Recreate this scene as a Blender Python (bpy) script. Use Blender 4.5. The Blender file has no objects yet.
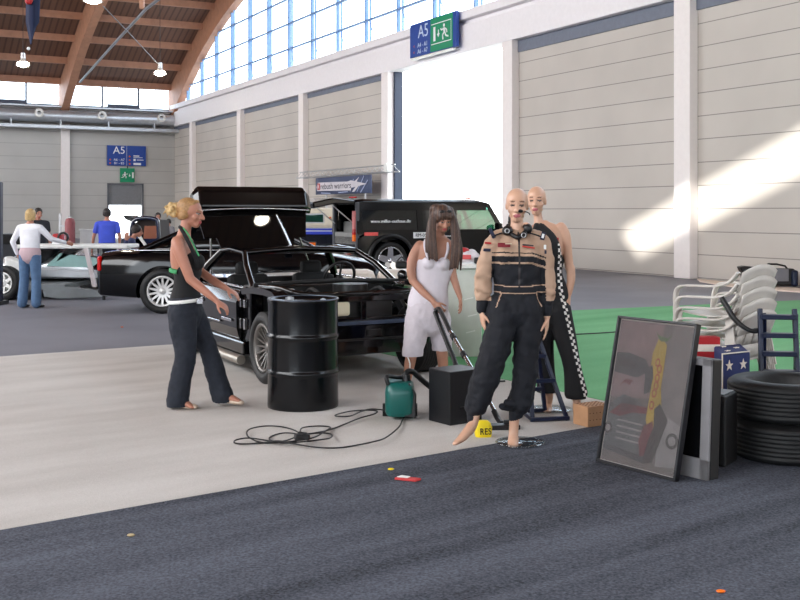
import bpy, bmesh, math, random
from mathutils import Vector, Matrix, Quaternion, noise
random.seed(7)
PI = math.pi
C = bpy.context.scene.collection
F = 1050.0; HOR = 211.0; EYE = 1.6
V = Vector

# ------------------------------------------------------------------ survey
def P(px, py, Y):                       # point of the place at depth Y
    return V(((px - 400) * Y / F, Y, EYE - (py - HOR) * Y / F))
def G(px, py, z=0.0):                   # point on the ground
    Y = (EYE - z) * F / (py - HOR)
    return V(((px - 400) * Y / F, Y, z))
P0 = V((6.92, 25.07, 0)); DU = V((-.4673, .8841, 0)); DV = V((-.8841, -.4673, 0))
def W(u, v, z):                         # hall frame: u along the right wall, v off it
    return P0 + DU * u + DV * v + V((0, 0, z))
UB = 44.3                               # back wall
HALL_ANG = math.atan2(DV.y, DV.x)

# ------------------------------------------------------------------ materials
def lin(c):
    return tuple(((x / 255) / 12.92 if x / 255 <= .04045 else ((x / 255 + .055) / 1.055) ** 2.4) for x in c)
_m = {}
def mat(name, col, rough=.5, metal=0., var=.06, scale=8., bump=0., coat=0., spec=.5, trans=0., emit=0.):
    if name in _m: return _m[name]
    m = bpy.data.materials.new(name); m.use_nodes = True
    nt = m.node_tree; b = nt.nodes['Principled BSDF']
    l = lin(col)
    tc = nt.nodes.new('ShaderNodeTexCoord'); nz = nt.nodes.new('ShaderNodeTexNoise')
    nz.inputs['Scale'].default_value = scale; nz.inputs['Detail'].default_value = 4
    nt.links.new(tc.outputs['Object'], nz.inputs['Vector'])
    cr = nt.nodes.new('ShaderNodeValToRGB')
    cr.color_ramp.elements[0].position = .3; cr.color_ramp.elements[1].position = .7
    cr.color_ramp.elements[0].color = tuple(max(0, x * (1 - var)) for x in l) + (1,)
    cr.color_ramp.elements[1].color = tuple(min(1, x * (1 + var)) for x in l) + (1,)
    nt.links.new(nz.outputs['Fac'], cr.inputs['Fac'])
    nt.links.new(cr.outputs['Color'], b.inputs['Base Color'])
    b.inputs['Roughness'].default_value = rough; b.inputs['Metallic'].default_value = metal
    b.inputs['Coat Weight'].default_value = coat; b.inputs['Specular IOR Level'].default_value = spec
    b.inputs['Coat Roughness'].default_value = .03
    if trans: b.inputs['Transmission Weight'].default_value = trans
    if emit:
        b.inputs['Emission Color'].default_value = l + (1,); b.inputs['Emission Strength'].default_value = emit
    if bump:
        bp = nt.nodes.new('ShaderNodeBump'); bp.inputs['Strength'].default_value = bump
        bp.inputs['Distance'].default_value = .01
        nt.links.new(nz.outputs['Fac'], bp.inputs['Height']); nt.links.new(bp.outputs['Normal'], b.inputs['Normal'])
    _m[name] = m
    return m
def glassmat(name, tint, tr=.85, rough=.02):
    if name in _m: return _m[name]
    m = bpy.data.materials.new(name); m.use_nodes = True; nt = m.node_tree
    for n in list(nt.nodes): nt.nodes.remove(n)
    o = nt.nodes.new('ShaderNodeOutputMaterial'); mx = nt.nodes.new('ShaderNodeMixShader')
    t = nt.nodes.new('ShaderNodeBsdfTransparent'); g = nt.nodes.new('ShaderNodeBsdfGlossy')
    t.inputs['Color'].default_value = lin(tint) + (1,); g.inputs['Roughness'].default_value = rough
    mx.inputs['Fac'].default_value = 1 - tr
    nt.links.new(t.outputs[0], mx.inputs[1]); nt.links.new(g.outputs[0], mx.inputs[2]); nt.links.new(mx.outputs[0], o.inputs[0])
    _m[name] = m
    return m
def carpetmat(name, c1, c2, s1=2.0, s2=260., rough=.95, streak=None, bump=.5, spec=.3):
    m = bpy.data.materials.new(name); m.use_nodes = True; nt = m.node_tree; b = nt.nodes['Principled BSDF']
    tc = nt.nodes.new('ShaderNodeTexCoord')
    big = nt.nodes.new('ShaderNodeTexNoise'); big.inputs['Scale'].default_value = s1; big.inputs['Detail'].default_value = 6
    fine = nt.nodes.new('ShaderNodeTexNoise'); fine.inputs['Scale'].default_value = s2; fine.inputs['Detail'].default_value = 2
    mp = nt.nodes.new('ShaderNodeMapping')
    if streak: mp.vector_type = 'TEXTURE'; mp.inputs['Rotation'].default_value = (0, 0, streak[0]); mp.inputs['Scale'].default_value = (streak[1], streak[2], 1)
    nt.links.new(tc.outputs['Object'], mp.inputs['Vector']); nt.links.new(mp.outputs[0], big.inputs['Vector'])
    nt.links.new(tc.outputs['Object'], fine.inputs['Vector'])
    ad = nt.nodes.new('ShaderNodeMath'); ad.operation = 'ADD'
    nt.links.new(big.outputs['Fac'], ad.inputs[0]); nt.links.new(fine.outputs['Fac'], ad.inputs[1])
    cr = nt.nodes.new('ShaderNodeValToRGB'); cr.color_ramp.elements[0].position = .35; cr.color_ramp.elements[1].position = .68
    dv = nt.nodes.new('ShaderNodeMath'); dv.operation = 'MULTIPLY'; dv.inputs[1].default_value = .5
    nt.links.new(ad.outputs[0], dv.inputs[0]); nt.links.new(dv.outputs[0], cr.inputs['Fac'])
    cr.color_ramp.elements[0].color = lin(c1) + (1,); cr.color_ramp.elements[1].color = lin(c2) + (1,)
    nt.links.new(cr.outputs['Color'], b.inputs['Base Color']); b.inputs['Roughness'].default_value = rough
    b.inputs['Specular IOR Level'].default_value = spec
    bp = nt.nodes.new('ShaderNodeBump'); bp.inputs['Strength'].default_value = bump; bp.inputs['Distance'].default_value = .004
    nt.links.new(fine.outputs['Fac'], bp.inputs['Height']); nt.links.new(bp.outputs['Normal'], b.inputs['Normal'])
    _m[name] = m
    return m
def panelmat(name, col, spacing, z0, dark=.45):        # wall panels with horizontal joints
    m = bpy.data.materials.new(name); m.use_nodes = True; nt = m.node_tree; b = nt.nodes['Principled BSDF']
    ge = nt.nodes.new('ShaderNodeNewGeometry'); sx = nt.nodes.new('ShaderNodeSeparateXYZ')
    nt.links.new(ge.outputs['Position'], sx.inputs[0])
    def mth(op, a, bb=None):
        n = nt.nodes.new('ShaderNodeMath'); n.operation = op
        nt.links.new(a, n.inputs[0]) if not isinstance(a, float) else None
        if bb is not None: n.inputs[1].default_value = bb
        return n.outputs[0]
    t = mth('MULTIPLY', mth('SUBTRACT', sx.outputs['Z'], z0), 1 / spacing)
    fr = mth('FRACT', mth('ADD', t, 100.02))
    lt = mth('LESS_THAN', fr, .04)
    nz = nt.nodes.new('ShaderNodeTexNoise'); nz.inputs['Scale'].default_value = .6; nz.inputs['Detail'].default_value = 3
    nt.links.new(ge.outputs['Position'], nz.inputs['Vector'])
    cr = nt.nodes.new('ShaderNodeValToRGB'); l = lin(col)
    cr.color_ramp.elements[0].position = .3; cr.color_ramp.elements[1].position = .7
    cr.color_ramp.elements[0].color = tuple(x * .94 for x in l) + (1,); cr.color_ramp.elements[1].color = tuple(x * 1.05 for x in l) + (1,)
    nt.links.new(nz.outputs['Fac'], cr.inputs['Fac'])
    mx = nt.nodes.new('ShaderNodeMixRGB'); mx.inputs[2].default_value = tuple(x * dark for x in l) + (1,)
    nt.links.new(lt, mx.inputs[0]); nt.links.new(cr.outputs['Color'], mx.inputs[1])
    nt.links.new(mx.outputs[0], b.inputs['Base Color']); b.inputs['Roughness'].default_value = .55
    _m[name] = m
    return m

# ------------------------------------------------------------------ mesh builder
def perp(t, side=None):
    t = t.normalized()
    s = V(side) if side is not None else (V((0, 0, 1)) if abs(t.z) < .9 else V((1, 0, 0)))
    s = s - t * s.dot(t)
    if s.length < 1e-4:
        s = V((0, 1, 0)) - t * t.y
        if s.length < 1e-4: s = V((1, 0, 0))
    s.normalize()
    return s, t.cross(s).normalized()
def spline(pts, n=6):
    pts = [V(p) for p in pts]; out = []
    for i in range(len(pts) - 1):
        p0 = pts[max(i - 1, 0)]; p1 = pts[i]; p2 = pts[i + 1]; p3 = pts[min(i + 2, len(pts) - 1)]
        for k in range(n):
            t = k / n
            out.append(.5 * ((2 * p1) + (p2 - p0) * t + (2 * p0 - 5 * p1 + 4 * p2 - p3) * t * t + (3 * p1 - p0 - 3 * p2 + p3) * t ** 3))
    out.append(pts[-1]); return out
class B:
    def __init__(s): s.v = []; s.f = []; s.m = []; s.sm = []
    def add(s, vs, fs, mi=0, smooth=False):
        o = len(s.v); s.v += [V(x) for x in vs]
        for f in fs: s.f.append(tuple(o + i for i in f)); s.m.append(mi); s.sm.append(smooth)
        return s
    def box(s, c, d, rot=None, mi=0):
        c = V(c); h = V(d) * .5; M = rot or Matrix.Identity(3)
        vs = [c + M @ V((x * h.x, y * h.y, z * h.z)) for x in (-1, 1) for y in (-1, 1) for z in (-1, 1)]
        return s.add(vs, [(0, 1, 3, 2), (4, 6, 7, 5), (0, 4, 5, 1), (2, 3, 7, 6), (0, 2, 6, 4), (1, 5, 7, 3)], mi)
    def bar(s, a, b, w, h, side=None, mi=0):
        a, b = V(a), V(b); t = (b - a).normalized(); x, y = perp(t, side); vs = []
        for p in (a, b):
            for (i, j) in ((-1, -1), (1, -1), (1, 1), (-1, 1)): vs.append(p + x * (i * w / 2) + y * (j * h / 2))
        return s.add(vs, [(3, 2, 1, 0), (4, 5, 6, 7), (0, 1, 5, 4), (1, 2, 6, 5), (2, 3, 7, 6), (3, 0, 4, 7)], mi)
    def rings(s, rs, cap=True, mi=0, closed=True, smooth=True, loop=False):
        n = len(rs[0]); vs = [p for r in rs for p in r]; fs = []
        L = len(rs)
        for i in range(L if loop else L - 1):
            for j in range(n if closed else n - 1):
                a = i * n + j; b = i * n + (j + 1) % n; i2 = (i + 1) % L
                fs.append((a, b, i2 * n + (j + 1) % n, i2 * n + j))
        s.add(vs, fs, mi, smooth)
        if cap and not loop:
            s.add(rs[0], [tuple(range(n))[::-1]], mi); s.add(rs[-1], [tuple(range(n))], mi)
        return s
    def cyl(s, a, b, r, r2=None, n=16, mi=0, cap=True):
        a, b = V(a), V(b); r2 = r if r2 is None else r2; x, y = perp(b - a)
        rs = [[p + (x * math.cos(2 * PI * k / n) + y * math.sin(2 * PI * k / n)) * q for k in range(n)] for p, q in ((a, r), (b, r2))]
        return s.rings(rs, cap, mi)
    def tube(s, pts, r, n=8, mi=0, sm=0):
        pts = spline(pts, sm) if sm else [V(p) for p in pts]; rs = []
        t0 = (pts[1] - pts[0]).normalized(); x, y = perp(t0)
        for i, p in enumerate(pts):
            t = (pts[min(i + 1, len(pts) - 1)] - pts[max(i - 1, 0)]).normalized()
            x = (x - t * x.dot(t)); x.normalize(); y = t.cross(x)
            q = r[i] if isinstance(r, (list, tuple)) else r
            rs.append([p + (x * math.cos(2 * PI * k / n) + y * math.sin(2 * PI * k / n)) * q for k in range(n)])
        return s.rings(rs, True, mi)
    def lathe(s, prof, c=(0, 0, 0), axis=(0, 0, 1), n=32, mi=0, loop=False):
        c = V(c); t = V(axis).normalized(); x, y = perp(t)
        rs = [[c + t * h + (x * math.cos(2 * PI * k / n) + y * math.sin(2 * PI * k / n)) * max(r, 1e-4) for k in range(n)] for r, h in prof]
        return s.rings(rs, not loop, mi, loop=loop)
    def sph(s, c, r, n=12, m=8, mi=0, R=None):
        c = V(c); r = V(r) if hasattr(r, '__len__') else V((r, r, r)); M = R or Matrix.Identity(3)
        rs = []
        for i in range(m + 1):
            a = -PI / 2 + PI * i / m; a = max(-PI / 2 + .02, min(PI / 2 - .02, a))
            rs.append([c + M @ V((r.x * math.cos(a) * math.cos(2 * PI * k / n), r.y * math.cos(a) * math.sin(2 * PI * k / n), r.z * math.sin(a))) for k in range(n)])
        return s.rings(rs, True, mi)
    def prism(s, poly, ax, off, mi=0):      # poly: list of 3D pts, extruded by vector off
        n = len(poly); a = [V(p) for p in poly]; b = [p + V(off) for p in a]
        return s.add(a + b, [tuple(range(n))[::-1], tuple(range(n, 2 * n))] + [(i, (i + 1) % n, n + (i + 1) % n, n + i) for i in range(n)], mi)
    def quad(s, a, b, c, d, mi=0): return s.add([a, b, c, d], [(0, 1, 2, 3)], mi)
    def chain(s, pts, rad, side=(1, 0, 0), n=16, sm=0):   # elliptical limb with round ends; rad: r or (ra, rb)
        pts = [V(p) for p in pts]; rad = [(q, q) if not hasattr(q, '__len__') else q for q in rad]
        if sm:
            rr = spline([V((a, b, 0)) for a, b in rad], sm); pts = spline(pts, sm); rad = [(q.x, q.y) for q in rr]
        rs = []; L = len(pts)
        T = [(pts[min(i + 1, L - 1)] - pts[max(i - 1, 0)]).normalized() for i in range(L)]
        def ring(p, t, a, b):
            x, y = perp(t, side); return [p + x * (a * math.cos(2 * PI * k / n)) + y * (b * math.sin(2 * PI * k / n)) for k in range(n)]
        a, b = rad[0]; e = min(a, b)
        for q in (1.35, 1.0, .5): rs.append(ring(pts[0] - T[0] * e * math.sin(q), T[0], a * max(math.cos(q), .05), b * max(math.cos(q), .05)))
        for i in range(L): rs.append(ring(pts[i], T[i], *rad[i]))
        a, b = rad[-1]; e = min(a, b)
        for q in (.5, 1.0, 1.35): rs.append(ring(pts[-1] + T[-1] * e * math.sin(q), T[-1], a * max(math.cos(q), .05), b * max(math.cos(q), .05)))
        return s.rings(rs, True, 0)
    def tf(s, M):
        s.v = [M @ p for p in s.v]; return s
    def mesh(s, name):
        me = bpy.data.meshes.new(name); me.from_pydata([tuple(p) for p in s.v], [], s.f); me.validate(clean_customdata=False)
        if len(me.polygons) == len(s.f):
            me.polygons.foreach_set('material_index', s.m); me.polygons.foreach_set('use_smooth', s.sm)
        bm = bmesh.new(); bm.from_mesh(me); bmesh.ops.recalc_face_normals(bm, faces=bm.faces); bm.to_mesh(me); bm.free()
        me.update(); return me

def obj(name, b, mats, parent=None, bevel=0, loc=None, weld=False, solid=0):
    me = b.mesh(name) if isinstance(b, B) else b
    if not isinstance(mats, (list, tuple)): mats = [mats]
    if not len(me.materials):
        for m in mats: me.materials.append(m)
    o = bpy.data.objects.new(name, me); C.objects.link(o)
    if parent is not None: o.parent = parent
    if loc is not None: o.location = loc
    if bevel:
        md = o.modifiers.new('bevel', 'BEVEL'); md.width = bevel; md.segments = 2; md.limit_method = 'ANGLE'
    if solid:
        md = o.modifiers.new('solid', 'SOLIDIFY'); md.thickness = solid; md.offset = 0
    return o
def thing(name, label, cat, loc=(0, 0, 0), rotz=0, group=None):
    o = bpy.data.objects.new(name, None); C.objects.link(o); o.location = loc; o.rotation_euler = (0, 0, rotz)
    o.empty_display_size = .1
    o['label'] = label; o['category'] = cat
    if group: o['group'] = group
    return o
def tag(o, label, cat, group=None, kind=None):
    o['label'] = label; o['category'] = cat
    if group: o['group'] = group
    if kind: o['kind'] = kind
    return o
def struct(name, b, m, parent=None, bevel=0):
    o = obj(name, b, m, parent, bevel)
    if parent is None: o['kind'] = 'structure'
    return o
def dup(root, loc, rotz, label=None):
    r = root.copy(); C.objects.link(r); r.location = loc; r.rotation_euler = (0, 0, rotz)
    if label: r['label'] = label
    for ch in list(root.children):
        c = ch.copy(); C.objects.link(c); c.parent = r
        for g in ch.children:
            d = g.copy(); C.objects.link(d); d.parent = c
    return r
def evalmesh(b, mods, name):
    me = b.mesh(name); o = bpy.data.objects.new('tmp', me); C.objects.link(o); mods(o)
    dg = bpy.context.evaluated_depsgraph_get(); dg.update()
    out = bpy.data.meshes.new_from_object(o.evaluated_get(dg)); out.name = name
    bpy.data.objects.remove(o); bpy.data.meshes.remove(me)
    return out
def organic(name, b, mats, parent, vox=.008, sm=5, matfn=None, factor=.5, drop=None):
    def mods(o):
        r = o.modifiers.new('r', 'REMESH'); r.mode = 'VOXEL'; r.voxel_size = vox; r.use_smooth_shade = True
        if sm:
            s_ = o.modifiers.new('s', 'SMOOTH'); s_.factor = factor; s_.iterations = sm
    me = evalmesh(b, mods, name); me.materials.clear()
    for m in (mats if isinstance(mats, (list, tuple)) else [mats]): me.materials.append(m)
    if drop:
        bm = bmesh.new(); bm.from_mesh(me); bmesh.ops.delete(bm, geom=[f for f in bm.faces if drop(f.calc_center_median())], context='FACES')
        bm.to_mesh(me); bm.free()
    for p in me.polygons:
        p.use_smooth = True; p.material_index = 0
        if matfn: p.material_index = matfn(p.center)
    return obj(name, me, mats, parent)
def textmesh(txt, size, ext=.002, align='CENTER'):
    c = bpy.data.curves.new('txt', 'FONT'); c.body = txt; c.size = size; c.extrude = ext; c.align_x = align; c.align_y = 'CENTER'
    o = bpy.data.objects.new('tmp', c); C.objects.link(o)
    dg = bpy.context.evaluated_depsgraph_get(); dg.update()
    me = bpy.data.meshes.new_from_object(o.evaluated_get(dg)); bpy.data.objects.remove(o); bpy.data.curves.remove(c)
    return me
def text(name, txt, size, m, parent, loc, right, up, ext=.002, sx=1.0, align='CENTER'):
    me = textmesh(txt, size, ext, align); me.materials.clear()
    r = V(right).normalized(); u = V(up).normalized(); n = r.cross(u)
    M = Matrix(((r.x * sx, u.x, n.x, loc[0]), (r.y * sx, u.y, n.y, loc[1]), (r.z * sx, u.z, n.z, loc[2]), (0, 0, 0, 1)))
    me.transform(M)
    return obj(name, me, m, parent)

# ------------------------------------------------------------------ palette
M_wallR = panelmat('wall_panels', (194, 187, 179), .545, .025)
M_wallB = panelmat('back_wall_panels', (184, 182, 178), .74, .3, .7)
M_col = mat('white_concrete', (240, 233, 230), .6, var=.02)
M_beam = mat('pale_beam', (240, 236, 238), .6, var=.02)
M_frameblue = mat('blue_grey_frame', (120, 150, 190), .5)
M_wood = mat('glulam_wood', (176, 128, 102), .6, var=.12, scale=3)
M_deck = mat('ceiling_boards', (170, 108, 74), .7, var=.12, scale=5)
M_steel = mat('galvanised_steel', (205, 209, 214), .35, .7)
M_chrome = mat('chrome', (225, 225, 228), .12, 1., var=.02)
M_alloy = mat('alloy', (190, 190, 192), .3, .7)
M_black = mat('black_gloss_paint', (3, 4, 7), .1, 0, spec=.4, var=.02)
M_blackp = mat('black_plastic', (16, 16, 18), .45)
M_matte = mat('matt_black', (9, 9, 10), .8)
M_rub = mat('tyre_rubber', (12, 12, 13), .6, bump=.2, scale=40)
M_dglass = mat('dark_car_glass', (6, 9, 11), .05, 0, coat=.2)
M_cglass = glassmat('tinted_clear_glass', (150, 190, 175), .8)
M_pane = glassmat('window_pane', (240, 248, 255), .93)
M_white = mat('white_paint', (232, 232, 228), .5)
M_skin = mat('skin', (176, 120, 98), .5, var=.05, scale=20)
M_skin2 = mat('tanned_skin', (168, 120, 98), .5, var=.05, scale=20)
M_manq = mat('mannequin_skin', (206, 162, 136), .35, var=.03)
M_lip = mat('lips', (180, 78, 84), .45); M_eye = mat('eye_dark', (40, 32, 30), .4); M_eyew = mat('eye_white', (150, 138, 130), .4)
M_blond = mat('blonde_hair', (160, 120, 76), .55, var=.25, scale=60, bump=.6)
M_pblond = mat('pale_blonde_hair', (196, 164, 112), .55, var=.2, scale=60, bump=.6)
M_brown = mat('brown_hair', (66, 46, 38), .5, var=.3, scale=60, bump=.6)
M_dkhair = mat('dark_hair', (34, 26, 24), .6, var=.2, scale=60)
M_jeansd = mat('dark_denim', (26, 31, 42), .85, var=.2, scale=30, bump=.3)
M_jeans = mat('blue_denim', (84, 112, 146), .85, var=.15, scale=15)
M_bluesteel = mat('navy_steel_paint', (10, 22, 52), .4)
M_red = mat('red_plastic', (178, 30, 34), .4)
M_yel = mat('yellow_fabric', (236, 208, 20), .6)
M_hole = mat('hole_dark', (60, 34, 22), .9)
M_lampglow = mat('lamp_glow', (255, 246, 226), .5, emit=60.)
M_signblue = mat('sign_blue', (22, 66, 150), .4); M_signgreen = mat('sign_green', (0, 140, 96), .4)
M_signwhite = mat('sign_white', (238, 240, 240), .4, var=0)
M_orange = mat('orange_lens', (240, 110, 20), .2)
M_redlens = mat('red_lens', (190, 16, 14), .15)

# ------------------------------------------------------------------ roof curve
def low(s):
    if s < 18.26: return 7.0 + .65 * s - .0178 * s * s
    if s < 40: return 12.93 + (s - 18.26) * .01
    return low(max(0, 80 - s)) if s > 61.7 else 12.93 + (40 - 18.26) * .01 - (s - 40) * .01
def deck(s): return low(s) + 1.35 + .75 * math.exp(-max(s, 0) / 3)
SEND = 80.0; VL = 34.0

# ---- floor and ground
b = B(); b.add([W(UB + .2, -.2, 0), W(UB + .2, VL, 0), W(UB - SEND, VL, 0), W(UB - SEND, -.2, 0), W(UB + .2, -.2, -.1), W(UB + .2, VL, -.1), W(UB - SEND, VL, -.1), W(UB - SEND, -.2, -.1)],
            [(0, 1, 2, 3), (7, 6, 5, 4), (0, 4, 5, 1), (1, 5, 6, 2), (2, 6, 7, 3), (3, 7, 4, 0)])
struct('floor', b, carpetmat('asphalt_floor', (112, 112, 120), (140, 140, 148), .5, 160, .6, bump=.15, spec=.25))
b = B(); b.box((0, 30, -.15), (400, 400, .08)); struct('ground', b, mat('outside_concrete', (205, 203, 198), .9))
EDG = V((.805, .594, 0))
def slab(name, poly, z, m):
    b = B(); b.prism([V((p[0], p[1], .0005)) for p in poly], 0, (0, 0, z)); return struct(name, b, m)
A = V((-2.0, 5.25, 0)) - EDG * 6; Bp = V((1.28, 7.67, 0)) + EDG * .98
lft = V((-4.38, 11.5, 0)) - V((.845, .535, 0)) * 6
rgt = lft + V((.845, .535, 0)) * 11.4
GD = V((-.55, .84, 0))
slab('floor_pale_carpet', [A, Bp, rgt, lft], .006,
     carpetmat('pale_carpet', (180, 174, 168), (216, 211, 206), 1.6, 220, .95, streak=(.636, 3.0, .8)))
dk = [A, Bp, Bp + EDG * 9, V((12, -2, 0)), V((-8, -2, 0))]
slab('floor_dark_carpet', [(p[0], p[1]) for p in dk], .004, carpetmat('dark_carpet', (32, 34, 42), (104, 108, 120), 1.6, 75, .85, streak=(.636, 5.0, .5)))
g0 = V((2.2, 8.0, 0)); g0 = Bp + V((.01, .008, 0))
gl = [g0, g0 + EDG * 8.5, V((9.6, 19.8, 0)), V((2.77, 16.8, 0)), V((-.2, 15.4, 0)), g0 + GD * 7.5]
slab('floor_green_carpet', [(p[0], p[1]) for p in gl], .010, carpetmat('green_carpet', (92, 158, 108), (128, 192, 138), 1.2, 120, .9, streak=(.636, 5.0, .6)))

# ---- right wall, openings between pillars: door bay is u 8..16
UE = UB - SEND
DOOR = (7.5, 15.4)
b = B()
def wallbox(b, u0, u1, v0, v1, z0, z1, mi=0):
    pts = [W(u, v, z) for u in (u0, u1) for v in (v0, v1) for z in (z0, z1)]
    b.add(pts, [(0, 1, 3, 2), (4, 6, 7, 5), (0, 4, 5, 1), (2, 3, 7, 6), (0, 2, 6, 4), (1, 5, 7, 3)], mi)
wallbox(b, UE, DOOR[0], -.3, 0, 0, 6.72); wallbox(b, DOOR[1], UB + .3, -.3, 0, 0, 6.72)
struct('wall_right', b, M_wallR)
b = B(); wallbox(b, UE, UB, -.3, .28, 6.7, 7.58); wallbox(b, UE, UB, -.3, .12, 7.58, 7.74); wallbox(b, UE, UB, -.3, .34, 7.74, 8.02)
struct('trim_1', b, M_beam, bevel=.02)
b = B(); wallbox(b, UE, DOOR[0], 0, .05, 6.35, 6.7); wallbox(b, DOOR[1], UB, 0, .05, 6.5, 6.7)
struct('trim_2', b, mat('shadow_gap_tone', (110, 116, 130), .6))  # dark strip coloured in for the shade under the beam
k = 3
for u in (-32.6, -24.4, -16.2, -8, 0, 7.45, 15.55, 23.6, 31.8, 40.1):
    b = B(); wallbox(b, u - .27, u + .27, 0, .26, 0, 6.72)
    if u == 0: wallbox(b, u - .27, u + .27, .1, .4, 6.72, 9.5)
    struct('trim_%d' % k, b, M_col, bevel=.015); k += 1
# door jamb strip and rolling door rail
b = B(); wallbox(b, DOOR[1] - .25, DOOR[1], -.3, .02, 0, 6.7); struct('door_1', b, mat('dark_blue_jamb', (30, 42, 66), .5))
# gable windows
def gable_top(s): return low(s) + .5
b = B(); gp = B()
for i in range(0, 30):
    u = UB - .1 - i * 2.66
    if u < UE: break
    s = UB - u; zt = gable_top(max(s, 0)) + .6
    if s < .8: continue
    wallbox(b, u - .04, u + .04, -.08, .06, 8.02, zt)
    wallbox(b, u - .34, u - .32, -.06, .03, 8.02, zt)
for z, th in ((8.95, .07), (10.1, .07), (11.25, .07), (12.4, .07), (13.5, .07)):
    # from where the arch is above z
    s0 = next((q * .25 for q in range(0, 400) if gable_top(q * .25) + .6 > z), None)
    if s0 is not None and s0 < 40: wallbox(b, UE, UB - s0, -.06, .05, z - th / 2, z + th / 2)
win = struct('window_1', b, M_frameblue)
pts = [W(UB - s, -.02, 8.0) for s in (0, SEND)]
ring = [W(UB - q * 2.0, -.02, max(gable_top(min(q * 2.0, 60)) + .9, 8.01)) for q in range(0, 31)] + [W(UE, -.02, 13.0)]
b = B()
for i in range(len(ring) - 1):
    q0 = ring[i].copy(); q0.z = 8.0; q1 = ring[i + 1].copy(); q1.z = 8.0
    b.quad(q0, q1, ring[i + 1], ring[i])
obj('pane', b, M_pane, win)
for i in range(3, 13):                       # vent stays in the lowest row
    u = UB - .1 - i * 2.66
    b = B(); b.bar(W(u - .4, .05, 8.85), W(u - 1.1, .2, 8.15), .03, .03); obj('vent_stay', b, M_frameblue, win)

# ---- back wall (u = UB)
b = B()
BDv = (2.02, 3.98)                            # door
wallbox(b, UB, UB + .3, -.3, BDv[0], 0, 7.65); wallbox(b, UB, UB + .3, BDv[1], VL, 0, 7.65)
wallbox(b, UB, UB + .3, BDv[0], BDv[1], 3.15, 7.65)
struct('wall_back', b, M_wallB)
b = B(); wallbox(b, UB + .05, UB + .15, BDv[0], BDv[1], 1.95, 3.15)
struct('door_2', b, mat('grey_door_panel', (128, 130, 134), .5))
b = B(); wallbox(b, UB - .06, UB + .02, BDv[0] - .1, BDv[0], 0, 3.25); wallbox(b, UB - .06, UB + .02, BDv[1], BDv[1] + .1, 0, 3.25); wallbox(b, UB - .06, UB + .02, BDv[0] - .1, BDv[1] + .1, 3.15, 3.25)
struct('trim_20', b, mat('door_frame_grey', (100, 102, 108), .5))
for n_, v in enumerate((6.5, 13.0, 19.5)):
    b = B(); wallbox(b, UB - .2, UB, v - .24, v + .24, 0, 7.65); struct('trim_%d' % (21 + n_), b, M_col)
b = B(); wallbox(b, UB - .25, UB + .3, 0, VL, 7.5, 7.7); struct('trim_24', b, M_beam)
b = B()
zw0, zw1 = 7.7, 9.05
for v in [.05 + i * 2.15 for i in range(0, 16)]:
    wallbox(b, UB + .02, UB + .12, v - .05, v + .05, zw0, zw1)
wallbox(b, UB + .02, UB + .12, 0, VL, zw0, zw0 + .1); wallbox(b, UB + .02, UB + .12, 0, VL, zw1 - .1, zw1)
for i in (1, 4): wallbox(b, UB, UB + .1, i * 2.15, i * 2.15 + 1.9, zw0, zw0 + .26)
win = struct('window_2', b, mat('dark_window_frame', (70, 76, 92), .5))
b = B(); b.quad(W(UB + .06, 0, zw0), W(UB + .06, VL, zw0), W(UB + .06, VL, zw1), W(UB + .06, 0, zw1)); obj('pane', b, M_pane, win)
# ---- roof
b = B(); S = [0 + i * 1.0 for i in range(-1, 81)]; S[0] = -.35
def ds(s): return deck(max(s, 0))
for i in range(len(S) - 1):
    a0, a1 = S[i], S[i + 1]
    c_ = [W(UB - s, v, ds(s) + t) for s in (a0, a1) for v in (-.6, VL) for t in (0, .2)]
    b.add(c_, [(0, 1, 3, 2), (4, 6, 7, 5), (0, 4, 5, 1), (2, 3, 7, 6), (0, 2, 6, 4), (1, 5, 7, 3)])
# boards: fine stripes running up the slope
m = mat('ceiling_board_stripes', (176, 112, 78), .75)
nt = m.node_tree; ge = nt.nodes.new('ShaderNodeNewGeometry'); dp = nt.nodes.new('ShaderNodeVectorMath'); dp.operation = 'DOT_PRODUCT'
dp.inputs[1].default_value = tuple(DV); nt.links.new(ge.outputs['Position'], dp.inputs[0])
fm = nt.nodes.new('ShaderNodeMath'); fm.operation = 'FRACT'; mm = nt.nodes.new('ShaderNodeMath'); mm.operation = 'MULTIPLY'; mm.inputs[1].default_value = 3.0
nt.links.new(dp.outputs['Value'], mm.inputs[0]); nt.links.new(mm.outputs[0], fm.inputs[0])
cr = nt.nodes.new('ShaderNodeValToRGB'); cr.color_ramp.interpolation = 'CONSTANT'
cr.color_ramp.elements[0].color = lin((92, 66, 54)) + (1,); cr.color_ramp.elements[1].position = .3; cr.color_ramp.elements[1].color = lin((116, 84, 68)) + (1,)
nt.links.new(fm.outputs[0], cr.inputs['Fac']); nt.links.new(cr.outputs['Color'], nt.nodes['Principled BSDF'].inputs['Base Color'])
struct('ceiling', b, m)
k = 30
s = .35
while s < 40:
    b = B(); z = deck(s)
    wallbox(b, UB - s - .1, UB - s + .1, .2, VL, z - .32, z + .05)
    struct('trim_%d' % k, b, M_wood); k += 1; s += 2.1
for v in (.12, 6.6, 12.9, 19.2, 25.5):
    b = B(); rs = []
    for i in range(0, 56):
        s = -0.2 + i * 1.0 if i else -.2
        zl = low(max(s, 0)) - (.15 if i == 0 else 0); zt = ds(s) + .05 if s > 0 else deck(0)
        rs.append([W(UB - s, v - .22, zl), W(UB - s, v + .22, zl), W(UB - s, v + .22, zt), W(UB - s, v - .22, zt)])
    b.rings(rs, True, smooth=False); struct('trim_%d' % k, b, M_wood); k += 1
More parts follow.
